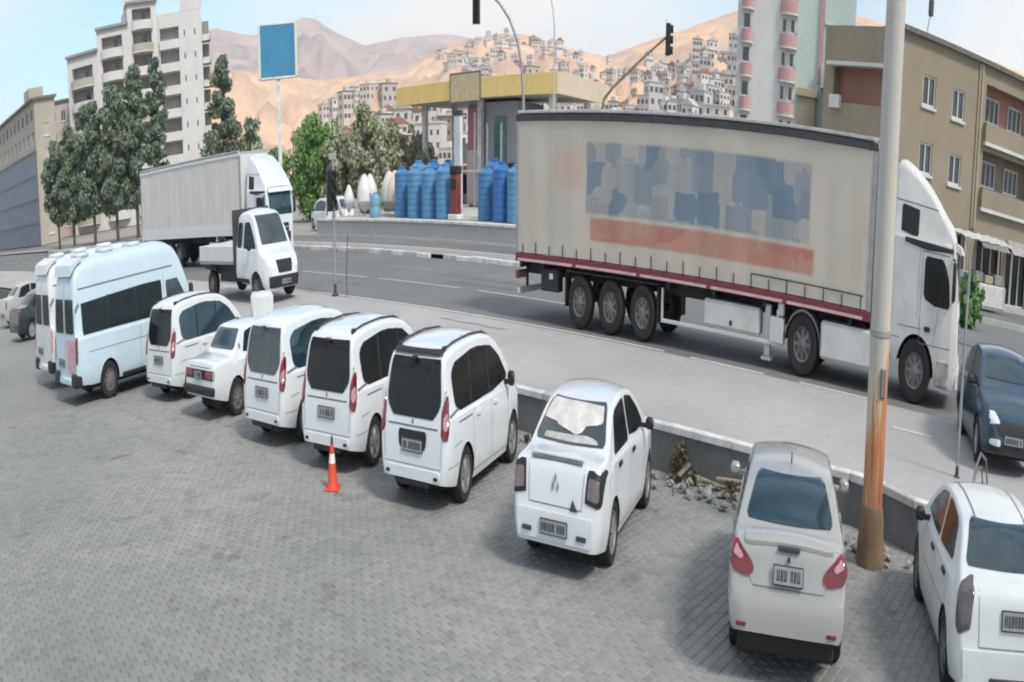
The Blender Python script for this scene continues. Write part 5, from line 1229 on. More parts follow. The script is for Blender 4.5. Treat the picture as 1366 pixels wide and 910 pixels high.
t = thing('fuel_pump', 'dark red pump cabinet between the two groups of blue tanks', 'pump', rd(-40.7, 46.0, 1.585), ROAD_RZ)
b = MB(); b.box(-.38, .38, -.3, .3, .25, 1.95, .04); b.build('cabinet', mat('pump_red', (.23, .04, .04), .5, var=.2), t)
b = MB(); b.box(-.55, .55, -.45, .45, 0, .25, .04); b.build('plinth', 'kerb_white', t)
b = MB(); b.box(-.3, .3, -.33, -.301, 1.3, 1.75, .01); b.build('display', 'black', t)
b = MB(); b.tube([(.38, -.1, 1.5), (.55, -.2, 1.0), (.5, -.2, .5), (.4, -.1, .9)], .025, 6); b.build('hose', 'black', t)
b = MB(); b.box(-.42, .42, -.34, .34, 1.952, 2.3, .04); b.build('top_sign', 'black', t)

def banner(s_, n_, h, label, m_='tankwhite', w=.75):
    t = thing('sign_column', label, 'sign', rd(s_, n_, 1.585), ROAD_RZ)
    b = MB(); b.box(-w / 2, w / 2, -.18, .18, .35, h, .03); b.build('panel', m_, t)
    b = MB(); b.box(-w / 2 - .2, w / 2 + .2, -.3, .3, 0, .35, .03); b.build('plinth', 'kerb', t)
    b = MB(); b.box(-w / 2 - .05, w / 2 + .05, -.2, .2, h + .002, h + .25, .02); b.build('cap', 'darksteel', t)
banner(-43.4, 49.4, 4.6, 'tall white sign column between the blue tanks and the station')
# ------------------------------------------------------------------ filling station
M['yellow'] = mat('canopy_yellow', (.80, .59, .21), .5, var=.1, scale=.6)
M['beige'] = mat('canopy_beige', (.58, .49, .36), .6, var=.1, scale=.6)
M['soffit'] = mat('canopy_soffit', (.42, .41, .38), .7, var=.15)
fs = thing('filling_station', 'filling station with a wide yellow canopy above the tank yard', 'building', rd(-66, 63.4, 1.585), ROAD_RZ)
b = MB(); b.box(.1, 23.9, .1, 10.4, 6.4, 7.35); b.build('canopy_slab', 'soffit', fs)
for i in range(6):
    b = MB(); b.box(i * 4.0 + .02, i * 4.0 + 3.98, -.06, .06, 6.28, 7.46, .02); b.build('fascia_panel', 'yellow', fs)
for i in range(3):
    b = MB(); b.box(23.94, 24.06, i * 3.5 + .02, i * 3.5 + 3.48, 6.28, 7.46, .02); b.build('fascia_panel', 'beige', fs)
b = MB(); b.box(9.3, 13.6, -.22, -.08, 6.15, 7.72, .02); sg = b.build('canopy_sign', mat('sign_brown', (.56, .46, .27), .6, var=.2), fs)
b = MB(); b.box(9.15, 13.75, -.20, -.10, 7.725, 7.85); b.box(9.15, 9.29, -.2, -.1, 6.0, 7.72); b.box(13.61, 13.75, -.2, -.1, 6.0, 7.72); b.build('sign_frame', 'rimdull', sg)
for x, y in ((2.5, 2.6), (11.5, 2.6), (22.6, 1.2), (2.5, 8.2), (22.6, 8.2)):
    b = MB(); b.box(x - .3, x + .3, y - .3, y + .3, 0, 6.4, .04); b.build('column', 'kerb_white', fs)
sh = [('shop_wall', (9.2, 16.4, 3.2, 8.5, 0, 6.2), mat('shop_grey', (.34, .34, .38), .6, var=.08, scale=.7)), ('magenta_panel', (9.1, 10.9, 3.06, 3.19, .1, 6.0), mat('shop_magenta', (.42, .15, .24), .5, var=.1)),
      ('pink_panel', (9.1, 10.9, 2.9, 3.05, .1, 3.4), mat('shop_pink', (.58, .43, .43), .6, var=.1)), ('green_window', (13.1, 14.9, 3.08, 3.19, .6, 5.3), mat('shop_green', (.045, .18, .16), .15, var=.35, scale=1.2)),
      ('shop_door', (11.3, 12.7, 3.1, 3.19, 0, 2.5), M['glass']), ('shop_window', (15.1, 16.2, 3.1, 3.19, .7, 2.6), M['glass']), ('canopy_dark_box', (16.6, 22.0, 5.2, 9.5, 0, 5.2), mat('shop_dark', (.20, .18, .15), .8, var=.2))]  # last box: darkness under the canopy put in as a dark-coloured block
for nm, q, m_ in sh:
    b = MB(); b.box(*q, .02); b.build(nm, m_, fs)
for x in (11.05, 12.95, 15.0):
    b = MB(); b.box(x - .09, x + .09, 2.0, 2.2, 0, 5.6 if x < 12 else 4.9, .02); b.build('white_mullion', 'kerb_white', fs)
b = MB(); b.box(8.0, 20, 1.5, 1.62, 2.05, 2.2, .02); b.build('awning_beam', 'kerb_white', fs)
t = thing('yard_hut', 'small grey hut with pale signboard left of the station columns', 'hut', rd(-62, 70, 1.585), ROAD_RZ)
b = MB(); b.box(0, 5.5, 0, 4, 0, 2.3, .03); b.build('wall', mat('hut_wall', (.30, .29, .28), .8, var=.2), t)
b = MB(); b.box(-.2, 5.7, -.2, 4.2, 2.302, 2.5, .03); b.build('roof', 'kerb', t)
b = MB(); b.box(.6, 5.0, -.14, -.02, 2.6, 3.9, .02); b.build('signboard', mat('hut_sign', (.60, .59, .52), .6, var=.25, scale=2.5), t)
for x in (.9, 3.0):
    b = MB(); b.box(x, x + 1.6, -.05, -.005, .7, 1.9, .01); b.build('window', 'glass', t)
for i, (s_, n_, m_) in enumerate(((-61.5, 49.5, 'white'), (-65.2, 52.5, 'white2'))):
    compact_van(rd(s_, n_)[:2], ROAD_H + (.25 if i else 3.3), ['white van parked beyond the signal post beside the yard', 'white van parked behind the cab of the pale lorry'][i], m_, rails=False, plate_seed=60 + i, sideglass='glassgrey').location.z = .78

# ------------------------------------------------------------------ buildings
def facade(parent, o, dx, W, H, holes, wall_m, depth=.22, name='wall', z0=0.0):
    """A wall with real openings: o = lower left corner (local), dx = direction (2D unit) to the right as seen from outside."""
    ox, oy, oz = o; inn = (-dx[1], dx[0])                       # into the building
    P = lambda x, z, d=0.0: (ox + dx[0] * x + inn[0] * d, oy + dx[1] * x + inn[1] * d, oz + z)
    xs = sorted({0, W} | {h[0] for h in holes} | {h[1] for h in holes}); zs = sorted({z0, H} | {h[2] for h in holes} | {h[3] for h in holes})
    b = MB()
    for a, c in zip(xs, xs[1:]):
        for e, f in zip(zs, zs[1:]):
            mx, mz = (a + c) / 2, (e + f) / 2
            if any(h[0] < mx < h[1] and h[2] < mz < h[3] for h in holes): continue
            b.quad(P(a, e), P(c, e), P(c, f), P(a, f))
    for h in holes:
        x0, x1, za, zb = h[:4]; d = h[4] if len(h) > 4 else depth
        b.quad(P(x0, za), P(x0, zb), P(x0, zb, d), P(x0, za, d)); b.quad(P(x1, zb), P(x1, za), P(x1, za, d), P(x1, zb, d))
        b.quad(P(x0, zb), P(x1, zb), P(x1, zb, d), P(x0, zb, d)); b.quad(P(x1, za), P(x0, za), P(x0, za, d), P(x1, za, d))
    return b.build(name, wall_m, parent), P

def window(parent, P, x0, x1, z0, z1, d=.16, frame='wframe', pane='glassgrey', bars=1, sill=True, name='window'):
    """Window in an opening: frame object with pane and sill as its pieces."""
    b = MB()
    def bar(a, c, e, f, d0, d1):
        q = [P(a, e, d0), P(c, e, d0), P(c, f, d0), P(a, f, d0), P(a, e, d1), P(c, e, d1), P(c, f, d1), P(a, f, d1)]
        b.add(q, [(0, 1, 2, 3), (1, 5, 6, 2), (5, 4, 7, 6), (4, 0, 3, 7), (3, 2, 6, 7), (4, 5, 1, 0)])
    t = .10; bar(x0, x0 + t, z0, z1, d - .08, d); bar(x1 - t, x1, z0, z1, d - .08, d); bar(x0 + t, x1 - t, z0, z0 + t, d - .08, d); bar(x0 + t, x1 - t, z1 - t, z1, d - .08, d)
    for i in range(bars):
        xm = x0 + (x1 - x0) * (i + 1) / (bars + 1); bar(xm - .05, xm + .05, z0 + t, z1 - t, d - .06, d)
    if sill: bar(x0 - .1, x1 + .1, z0 - .12, z0 - .005, -.12, .05)
    w = b.build(name, frame, parent)
    g = MB(); g.quad(P(x0, z0, d + .02), P(x1, z0, d + .02), P(x1, z1, d + .02), P(x0, z1, d + .02)); g.build('pane', pane, w)
    return w

def balcony(parent, P, x0, x1, z, hgt, out, para_m, slab_m='wframe', round_=False, th=.12):
    n = 10 if round_ else 1; b = MB(); s = MB(); pts = []
    if round_:
        for i in range(n + 1):
            a = math.pi * i / n; pts.append(((x0 + x1) / 2 - (x1 - x0) / 2 * math.cos(a), -out * math.sin(a) - .02))
    else: pts = [(x0, -.02), (x0, -out), (x1, -out), (x1, -.02)]
    for (xa, da), (xb, db) in zip(pts, pts[1:]):
        q = [P(xa, z, da), P(xb, z, db), P(xb, z + hgt, db), P(xa, z + hgt, da)]
        cx = (x0 + x1) / 2; k = lambda x: cx + (x - cx) * .95
        r = [P(k(xa), z, da * .93), P(k(xb), z, db * .93), P(k(xb), z + hgt, db * .93), P(k(xa), z + hgt, da * .93)]
        b.add(q + r, [(0, 1, 2, 3), (5, 4, 7, 6), (3, 2, 6, 7)])
    m = len(pts); vs = [P(x, z - .16, d) for x, d in pts] + [P(x, z - .002, d) for x, d in pts]
    s.add(vs, [tuple(range(m))[::-1], tuple(range(m, 2 * m))] + [(i, i + 1, m + i + 1, m + i) for i in range(m - 1)])
    o = b.build('balcony', para_m, parent); s.build('slab', slab_m, o); return o

M['wframe'] = mat('window_frame_white', (.62, .62, .60), .6, var=.1, scale=1)
M['tan'] = mat('render_tan', (.30, .25, .185), .85, var=.10, scale=.5, bump=.1); M['tan2'] = mat('render_ochre', (.42, .35, .23), .85, var=.10, scale=.5)
M['pinkwall'] = mat('render_pink', (.48, .25, .20), .85, var=.1, scale=.6); M['greyshop'] = mat('shop_front', (.26, .25, .23), .8, var=.25, scale=.6)
M['towerwhite'] = mat('render_white', (.60, .585, .57), .85, var=.08, scale=.4); M['mint'] = mat('render_mint', (.52, .60, .55), .85, var=.08, scale=.4)
M['pinkpara'] = mat('parapet_pink', (.50, .30, .29), .85, var=.12, scale=.6); M['roofline'] = mat('roof_edge', (.16, .15, .13), .85, var=.2)
M['cladding'] = mat('cladding_blue', (.12, .15, .205), .45, var=.2, scale=.5); M['cream'] = mat('render_cream', (.42, .375, .32), .85, var=.1, scale=.3)
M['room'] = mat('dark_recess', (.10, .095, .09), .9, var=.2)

# tan corner building on the right
tb = thing('tan_building', 'tan corner building with white framed windows behind the lorry cab', 'building', (28.8, 50.3, .78), .07)
wn_ = [(2.25, 3.55, 7.75, 9.05), (5.35, 6.65, 7.65, 8.95), (2.25, 3.55, 4.95, 6.25), (5.35, 6.65, 4.85, 6.15)]
rec = [(9.0, 15.6, 7.35, 9.7, 1.3), (9.0, 15.6, 4.45, 6.75, 1.3), (16.4, 22.6, 7.35, 9.7, 1.3), (16.4, 22.6, 4.45, 6.75, 1.3)]
shop = [(.9, 3.6, .1, 2.9, .5), (4.3, 7.6, .1, 2.9, .5), (9.0, 12.0, .1, 2.9, .5), (12.6, 15.6, .1, 2.9, .5), (16.2, 21.0, .1, 2.9, .5)]
_, P = facade(tb, (0, 0, 0), (1, 0), 24, 10.5, wn_ + rec + shop, 'tan')
for q in wn_: window(tb, P, *q, frame='wframe', pane='glassgrey', bars=1)
for i, q in enumerate(rec):
    b = MB(); b.quad(P(q[0], q[2], 1.3), P(q[1], q[2], 1.3), P(q[1], q[3], 1.3), P(q[0], q[3], 1.3)); b.build('recess_wall', 'pinkwall' if i % 2 == 0 else 'tan', tb)
    PP = lambda x, z, d=0.0, P=P: P(x, z, d + 1.28)
    for x in (q[0] + .9, q[0] + 3.7): window(tb, PP, x, x + 1.7, q[2] + .75, q[2] + 1.95, d=-.02, bars=2, sill=False)
    balcony(tb, P, q[0] - .05, q[1] + .05, q[2] - .2, .85, .35, 'tan')
for i, q in enumerate(shop):
    b = MB(); b.quad(P(q[0], q[2], .5), P(q[1], q[2], .5), P(q[1], q[3], .5), P(q[0], q[3], .5)); b.build('shop_window', ['glass', 'room', 'glassgrey', 'room', 'glass'][i], tb)
    window(tb, P, q[0], q[1], q[2], q[3], d=.42, bars=2, sill=False, pane='glass', name='shop_front')
    if i in (0, 2, 3):
        b = MB(); b.add([P(q[0] - .1, q[3] + .25, -.01), P(q[1] + .1, q[3] + .25, -.01), P(q[1] + .1, q[3] - .35, -1.1), P(q[0] - .1, q[3] - .35, -1.1)], [(0, 1, 2, 3), (3, 2, 1, 0)]); b.build('awning', ['kerb_white', 'greyshop', 'kerb'][i % 3], tb)
b = MB(); b.box(-.25, 24.2, -.35, 13.2, 10.502, 10.72); b.build('roof', 'roofline', tb)
b = MB(); b.box(8.05, 8.55, -.12, -.005, 3.2, 10.48, .02); b.build('pier', 'tan2', tb)
b = MB(); b.box(0, 24, 12.8, 13, 0, 10.5); b.build('rear_wall', 'tan', tb)
b = MB(); b.tube([(8.3, -.2, 3.2), (8.3, -.2, 10.4)], .05, 6); b.build('drain_pipe', 'steel', tb)
# its left face, turned towards the crossing
ang = math.atan2(50.3 - 56.7, 28.8 - 25.1) - .07; dl = (math.cos(ang), math.sin(ang)); WL = 7.39
ol = (-dl[0] * WL - .02, -dl[1] * WL, 0)
recl = [(1.0, 6.6, 7.2, 8.95, 1.0), (1.0, 6.6, 4.2, 6.0, 1.0)]
_, PL = facade(tb, ol, dl, WL, 10.5, recl + [(1.2, 3.4, .1, 2.9, .5), (4.0, 6.6, .1, 2.9, .5)], 'tan', name='side_wall')
for i, q in enumerate(recl):
    b = MB(); b.quad(PL(q[0], q[2], 1.0), PL(q[1], q[2], 1.0), PL(q[1], q[3], 1.0), PL(q[0], q[3], 1.0)); b.build('recess_wall', 'pinkwall' if i == 0 else 'room', tb)
    PP = lambda x, z, d=0.0: PL(x, z, d + .98)
    window(tb, PP, 5.2, 6.1, q[2] + .1, q[2] + 1.6, d=-.02, bars=0, sill=False)
    balcony(tb, PL, .7, 7.0, q[2] - 1.25, 1.25, .75, 'tan')
balcony(tb, PL, .7, 7.0, 8.95, 1.5, .75, 'tan')
b = MB(); q = [PL(1.4, 6.95, -.78), PL(2.4, 6.95, -.78), PL(2.4, 7.5, -.78), PL(1.4, 7.5, -.78)]; q2 = [PL(1.4, 6.95, -1.1), PL(2.4, 6.95, -1.1), PL(2.4, 7.5, -1.1), PL(1.4, 7.5, -1.1)]
b.add(q + q2, [(4, 5, 6, 7), (0, 4, 7, 3), (5, 1, 2, 6), (7, 6, 2, 3), (0, 1, 5, 4)]); b.build('air_conditioner', 'wframe', tb)
for q in ((1.2, 3.4), (4.0, 6.6)):
    b = MB(); b.quad(PL(q[0], .1, .5), PL(q[1], .1, .5), PL(q[1], 2.9, .5), PL(q[0], 2.9, .5)); b.build('shop_window', 'room', tb)
# pinkish set-back stair tower beside it
st_ = thing('narrow_block', 'narrow pale green block with tan bay and pink stripe behind the tan building', 'building', (24.6, 62.0, .78), -.40)
_, P = facade(st_, (0, 0, 0), (1, 0), 5.2, 13.2, [(2.6, 3.5, 2.6 + 2.9 * i, 4.1 + 2.9 * i) for i in range(4)], 'mint')
for i in range(4): window(st_, P, 2.6, 3.5, 2.6 + 2.9 * i, 4.1 + 2.9 * i, bars=0)
b = MB(); b.box(.3, 1.9, -.9, -.01, 2.2, 7.6, .03); b.build('bay', 'tan', st_)
b = MB(); b.box(.15, 2.05, -1.05, -.01, 7.602, 8.0, .03); b.build('bay_cap', 'tan2', st_)
b = MB(); b.box(2.0, 2.4, -.15, -.01, 8.4, 13.0, .02); b.build('pink_stripe', 'pinkpara', st_)
for z in (8.3, 5.2):
    balcony(st_, P, 2.3, 4.9, z, 1.0, .8, 'wframe')
b = MB(); b.box(0, 5.2, .01, 8, 0, 13.2); b.build('core', 'mint', st_); b = MB(); b.box(-.2, 5.4, -.2, 8.2, 13.202, 13.4); b.build('roof', 'roofline', st_)

# tall pale tower with pink balconies
rt = thing('pink_balcony_tower', 'tall pale apartment tower with pink rounded balconies above the trailer', 'building', (36.6, 119.8, .78), -.36)
hol = []
for i in range(10):
    z = 1.5 + 2.95 * i; hol += [(1.0, 2.2, z + .9, z + 2.3), (7.6, 8.3, z + 1.0, z + 2.3), (9.0, 9.7, z + 1.0, z + 2.3), (12.4, 13.1, z + 1.1, z + 2.2)]
_, P = facade(rt, (0, 0, 0), (1, 0), 16, 32, hol, 'towerwhite')
for q in hol: window(rt, P, *q, bars=0, pane='glassgrey', sill=False)
for i in range(10):
    z = 1.5 + 2.95 * i
    balcony(rt, P, .75, 2.75, z - .25, 1.05, .95, 'pinkpara', 'wframe', True); balcony(rt, P, 7.2, 10.4, z - .25, 1.05, 1.0, 'pinkpara', 'wframe', True)
    b = MB(); b.box(10.6, 11.0, -.45, -.01, z + .2, z + 1.9, .03); b.build('air_conditioner', 'greyshop', rt)
b = MB(); b.box(10.4, 16.02, -.06, -.005, 0, 32); b.build('mint_panel', 'mint', rt)
b = MB(); b.box(11.6, 16.4, -.5, -.07, 3, 32, .05); b.build('bay', 'mint', rt)
b = MB(); b.box(.02, 15.98, .3, 14, 0, 32); b.build('core', 'towerwhite', rt)

# tower on the left, in two facets with a plain white pier
lt = thing('curved_tower', 'tall white apartment tower with deep dark balconies on the left', 'building', (-109.4, 156.4, .78), .52)
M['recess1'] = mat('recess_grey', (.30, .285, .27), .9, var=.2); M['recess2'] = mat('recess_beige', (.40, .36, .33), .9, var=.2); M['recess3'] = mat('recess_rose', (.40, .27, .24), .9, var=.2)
ox, oy = 0.0, 0.0
for fi, (fa, fw, fh) in enumerate(((-.36, 8.6, 23.4), (-.10, 8.0, 26.0), (.14, 7.6, 28.6))):
    dx_ = (math.cos(fa), math.sin(fa)); hol = []
    nfl = int((fh - 1.5) / 3)
    for i in range(nfl): hol.append((1.3, fw - 1.5, 1.2 + 3.0 * i + .95, 1.2 + 3.0 * i + 2.7, 1.3))
    oo = (ox, oy, 0)
    _, P = facade(lt, oo, dx_, fw, fh, hol, 'towerwhite')
    for i, q in enumerate(hol):
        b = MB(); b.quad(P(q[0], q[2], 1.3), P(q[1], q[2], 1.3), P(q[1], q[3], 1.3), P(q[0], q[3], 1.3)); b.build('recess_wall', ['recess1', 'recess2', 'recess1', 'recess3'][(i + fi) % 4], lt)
        balcony(lt, P, q[0] - .35, q[1] + .35, q[2] - .95, 1.0, 1.5, 'towerwhite' if (i + fi) % 3 else 'cream', 'wframe', True)
        b = MB(); x = q[0] + (q[1] - q[0]) * .55; b.quad(P(x, q[2] - .1, 1.27), P(x + 1.2, q[2] - .1, 1.27), P(x + 1.2, q[3] - .3, 1.27), P(x, q[3] - .3, 1.27)); b.build('balcony_door', 'glassgrey', lt)
    b = MB(); q = [P(-.2, fh + .002, -.6), P(fw + .2, fh + .002, -.6), P(fw, fh + .002, 6), P(0, fh + .002, 6)]; b.add(q + [(v[0], v[1], v[2] + .35) for v in q], [(0, 1, 5, 4), (1, 2, 6, 5), (2, 3, 7, 6), (3, 0, 4, 7), (4, 5, 6, 7), (3, 2, 1, 0)]); b.build('roof_edge', 'recess1', lt)
    q = [P(0, 0, 1.35), P(fw, 0, 1.35), P(fw, 0, 12), P(0, 0, 12)]; b = MB(); b.add(q + [(v[0], v[1], fh - .05) for v in q], [(0, 1, 5, 4), (1, 2, 6, 5), (2, 3, 7, 6), (3, 0, 4, 7), (4, 5, 6, 7)]); b.build('core', 'towerwhite', lt)
    ox, oy = ox + dx_[0] * fw, oy + dx_[1] * fw
b = MB(); b.box(15, 20, 4, 9, 28.2, 31.0, .05); b.build('lift_house', 'towerwhite', lt)
c2, s2 = math.cos(-.12), math.sin(-.12)
hol = []
for i in range(8):
    z = 1.2 + 3.0 * i; hol += [(.6, 5.4, z + .95, z + 2.7, 1.4), (6.6, 7.1, z + 1.2, z + 2.1), (9.2, 9.7, z + 1.2, z + 2.1)]
_, P2 = facade(lt, (ox + .02, oy + .6, 0), (c2, s2), 11.2, 26.8, hol, 'towerwhite', name='pier_wall')
for q in hol:
    if len(q) == 4: window(lt, P2, *q, bars=0, sill=False)
    else:
        b = MB(); b.quad(P2(q[0], q[2], 1.4), P2(q[1], q[2], 1.4), P2(q[1], q[3], 1.4), P2(q[0], q[3], 1.4)); b.build('recess_wall', random.choice(['recess1', 'recess2']), lt)
        balcony(lt, P2, q[0] - .1, q[1] + .1, q[2] - .95, 1.0, .7, 'towerwhite', 'wframe')
for i in range(8):
    z = 1.2 + 3.0 * i; balcony(lt, P2, 11.25, 13.4, z + .3, 1.0, -1.8, 'wframe', 'wframe')
    b = MB(); b.quad(P2(11.25, z + 1.0, 1.9), P2(13.0, z + 1.0, 1.9), P2(13.0, z + 3.0, 1.9), P2(11.25, z + 3.0, 1.9)); b.build('recess_wall', 'greyshop', lt)
b = MB(); b.box(ox + .3, ox + 11.2, oy + 2.2, oy + 14, 0, 26.0); b.build('pier_core', 'towerwhite', lt)
b = MB(); b.add([P2(6.0, 26.85, -.1), P2(11.3, 26.85, -.1), P2(11.3, 28.2, -.1), P2(6.0, 28.2, -.1), P2(6.0, 26.85, 3), P2(11.3, 26.85, 3), P2(11.3, 28.2, 3), P2(6.0, 28.2, 3)], [(0, 1, 2, 3), (1, 5, 6, 2), (3, 2, 6, 7), (4, 0, 3, 7)]); b.build('parapet', 'towerwhite', lt)

# long low-rise along the road, lower floors behind blue-grey cladding

lr = thing('clad_building', 'long cream building with blue-grey cladding on its lower floors at the far left', 'building', rd(-216, 45.6, .78), ROAD_RZ)
hol = []
for i in range(12):
    for j in (0, 1): hol.append((1.6 + 4.3 * i, 3.6 + 4.3 * i, 12.1 + 2.7 * j, 13.7 + 2.7 * j))
_, P = facade(lr, (0, 0, 0), (1, 0), 52.5, 17.2, hol, 'cream', z0=11.2)
for q in hol: window(lr, P, *q, bars=1, sill=False)
for i in range(15):
    for j in range(4):
        b = MB(); b.box(i * 3.5 + .03, i * 3.5 + 3.47, -.12, .1, j * 2.8 + .03, j * 2.8 + 2.77, .02); b.build('cladding_panel', 'cladding', lr)
for j in (1, 2, 3, 4):
    b = MB(); b.box(0, 52.6, -.26, -.121, j * 2.8 - .12, j * 2.8 + .12); b.build('ledge', 'rimdull', lr)
_, P3 = facade(lr, (52.52, 0, 0), (0, 1), 5, 17.2, [(2, 3.5, 1.2 + 2.9 * j, 2.7 + 2.9 * j) for j in range(5)], 'cream', name='end_wall')
for j in range(5): window(lr, P3, 2, 3.5, 1.2 + 2.9 * j, 2.7 + 2.9 * j, bars=1)
b = MB(); b.box(-.3, 53, -.7, 5.4, 17.202, 17.5); b.build('roof', 'roofline', lr)
b = MB(); b.box(.0, 52.4, .3, 4.9, 0, 17.1); b.build('core', 'cream', lr)
b = MB(); b.box(40, 45, 1, 4.6, 17.502, 19.4, .05); b.build('lift_house', 'cream', lr)
nb = thing('pinkish_block', 'pinkish block with rows of small windows between clad building and white tower', 'building', (-121.0, 158.0, .78), .55)
hol = [(1.0 + 2.6 * i, 2.3 + 2.6 * i, 1.4 + 2.9 * j, 2.9 + 2.9 * j) for i in range(5) for j in range(6)]
_, P = facade(nb, (0, 0, 0), (1, 0), 14, 18.6, hol, mat('render_rose', (.50, .42, .39), .85, var=.1, scale=.4))
for q in hol: window(nb, P, *q, bars=1)
b = MB(); b.box(0.02, 13.98, .3, 10, 0, 18.5); b.build('core', 'cream', nb); b = MB(); b.box(-.4, 14.4, -.4, 10.2, 18.602, 18.9); b.build('roof', 'roofline', nb)
b = MB(); b.box(9, 13, 2, 7, 18.902, 21.8, .05); b.build('lift_house', 'towerwhite', nb)
# ------------------------------------------------------------------ trees
M['bark'] = mat('bark', (.10, .08, .06), .9, var=.3, scale=3, bump=.3)
M['pine1'] = mat('needles_dark', (.19, .25, .185), .95, var=.15, scale=.9, spec=.05); M['pine2'] = mat('needles_mid', (.205, .265, .19), .95, var=.15, scale=.9, spec=.05); M['pine3'] = mat('needles_olive', (.22, .255, .175), .95, var=.15, scale=.9, spec=.05)
M['leaf1'] = mat('leaf_green', (.18, .30, .10), .95, var=.15, scale=.9, spec=.05); M['leaf2'] = mat('leaf_bright', (.25, .36, .15), .95, var=.15, scale=.9, spec=.05)
M['olive1'] = mat('leaf_olive', (.36, .375, .26), .95, var=.15, scale=.9, spec=.05); M['olive2'] = mat('leaf_greygreen', (.42, .42, .31), .95, var=.15, scale=.9, spec=.05)
def tree(name, label, loc, H, base, R, mats, kind='round', n=5200, leaf=.42, seed=1, group=None):
    rng = np.random.default_rng(seed); rr_ = random.Random(seed)
    t = thing(name, label, 'tree', loc, rr_.uniform(0, 6.28), group)
    b = MB(); lean = rr_.uniform(-.25, .25)
    trunk = [(0, 0, -.2), (lean * .15, 0, H * .25), (lean * .5, lean * .2, H * .55), (lean, lean * .3, H * .9)]
    b.tube(trunk, [H * .022, H * .018, H * .012, H * .004], 9)
    cl = []; nb = 26 if kind != 'round' else 20
    for i in range(nb):
        f = (i + .5) / nb; z = base + (H - base) * f; a = i * 2.4 + rr_.uniform(-.5, .5)
        if kind == 'cone': rad = R * (1 - f) ** .8 + .25
        elif kind == 'pine': rad = R * (math.sin(math.pi * min(1, .12 + .86 * f)) ** .6) * rr_.uniform(.5, 1.05)
        else: rad = R * math.sqrt(max(.05, 1 - (2 * f - 1) ** 2)) * rr_.uniform(.45, 1.0)
        e = Vector((math.cos(a) * rad, math.sin(a) * rad, z + rr_.uniform(-.3, .3) * R * .3))
        b.tube([(lean * f, 0, max(base * .8, z - rad * .5)), tuple((Vector((lean * f, 0, z - rad * .2)) + e) / 2), tuple(e)], [H * .007, H * .005, .02], 5)
        for q in (1.0, .62, .3): cl.append((e.x * q, e.y * q, e.z - (1 - q) * rad * .15, (R * .36 if kind != 'cone' else R * .24 + .3 * (1 - f)) * rr_.uniform(.7, 1.2)))
    b.build('trunk', 'bark', t, 50)
    V_, F_, k = leaf_cloud(n, cl, leaf, rng, .75)
    tone = rng.integers(0, len(mats), len(cl)); me = leaf_mesh('crown', V_, F_, mats, tone[k])
    link('crown', me, t)
    return t
PM = ['pine1', 'pine2', 'pine1', 'pine3']
for i, (x, y, H, R, base, lab) in enumerate([(-84.6, 93.0, 10.0, 2.0, 2.5, 'dark pine at the far left edge in front of the clad building'), (-72.2, 98.4, 9.4, 2.3, 2.8, 'dark pine just right of the blue-grey cladding, first of the row'),
        (-69.0, 98.2, 10.2, 2.5, 2.6, 'dark pine second in the row right of the cladding'), (-65.0, 98.5, 12.0, 2.7, 2.8, 'dark pine third in the row, below the left side of the white tower'),
        (-61.3, 99.5, 12.8, 2.9, 2.6, 'broad dark pine in the middle of the row before the white tower'), (-58.9, 102.0, 14.2, 2.4, 3.0, 'tall dark pine near the rear end of the pale trailer'), (-56.6, 105.6, 14.8, 1.9, 3.2, 'thin tall pine last in the row beside the white pier of the tower')]):
    tree('pine_tree', lab, (x, y, .78), H - .6, base, R, PM, 'pine', 22000 if i != 6 else 10000, .28, 30 + i, 'row of pines along the far verge')
tree('fir_tree', 'pointed conifer standing behind the pale lorry', (-54.7, 128.9, .78), 15.6, 1.5, 4.6, ['pine1', 'pine2', 'pine3'], 'cone', 17000, .34, 50)
tree('small_tree', 'thin grey-green tree at the right foot of the pointed conifer', (-50.0, 131.0, .78), 9.0, 2, 2.4, ['olive1', 'pine2'], 'round', 2200, .5, 51)
tree('green_tree', 'bright green round tree right of the billboard pole', (-27.7, 96.1, .78), 6.6, .8, 3.9, ['leaf1', 'leaf2', 'leaf1'], 'round', 15000, .27, 52)
tree('small_tree', 'low green bush beside the billboard pole above the pale cab', (-33.4, 97.5, .78), 4.8, .4, 2.8, ['leaf1', 'leaf2'], 'round', 3500, .4, 53)
for i, (x, y, H, R, lab) in enumerate([(-19.6, 93.0, 7.0, 2.8, 'tall grey-green tree left of the blue tanks'), (-23.4, 95.0, 5.4, 2.6, 'low grey-green tree between the round green tree and the tall olive one'), (-16.2, 91.0, 5.6, 2.9, 'low grey-green tree right of the tall olive one'), (-12.6, 92.5, 4.6, 2.8, 'low olive tree directly behind the blue tanks')]):
    tree('olive_tree', lab, (x, y, 1.2), H - .4, .6, R, ['olive1', 'olive2', 'olive1'], 'round', 13000, .26, 60 + i, 'grey-green trees behind the tank yard')
tree('green_bush', 'bright green bush beside the front of the big lorry cab', (26.6, 36.3, .78), 1.5, .1, .95, ['leaf2', mat('leaf_vivid', (.05, .24, .05), .6, var=.3)], 'round', 2600, .2, 70)

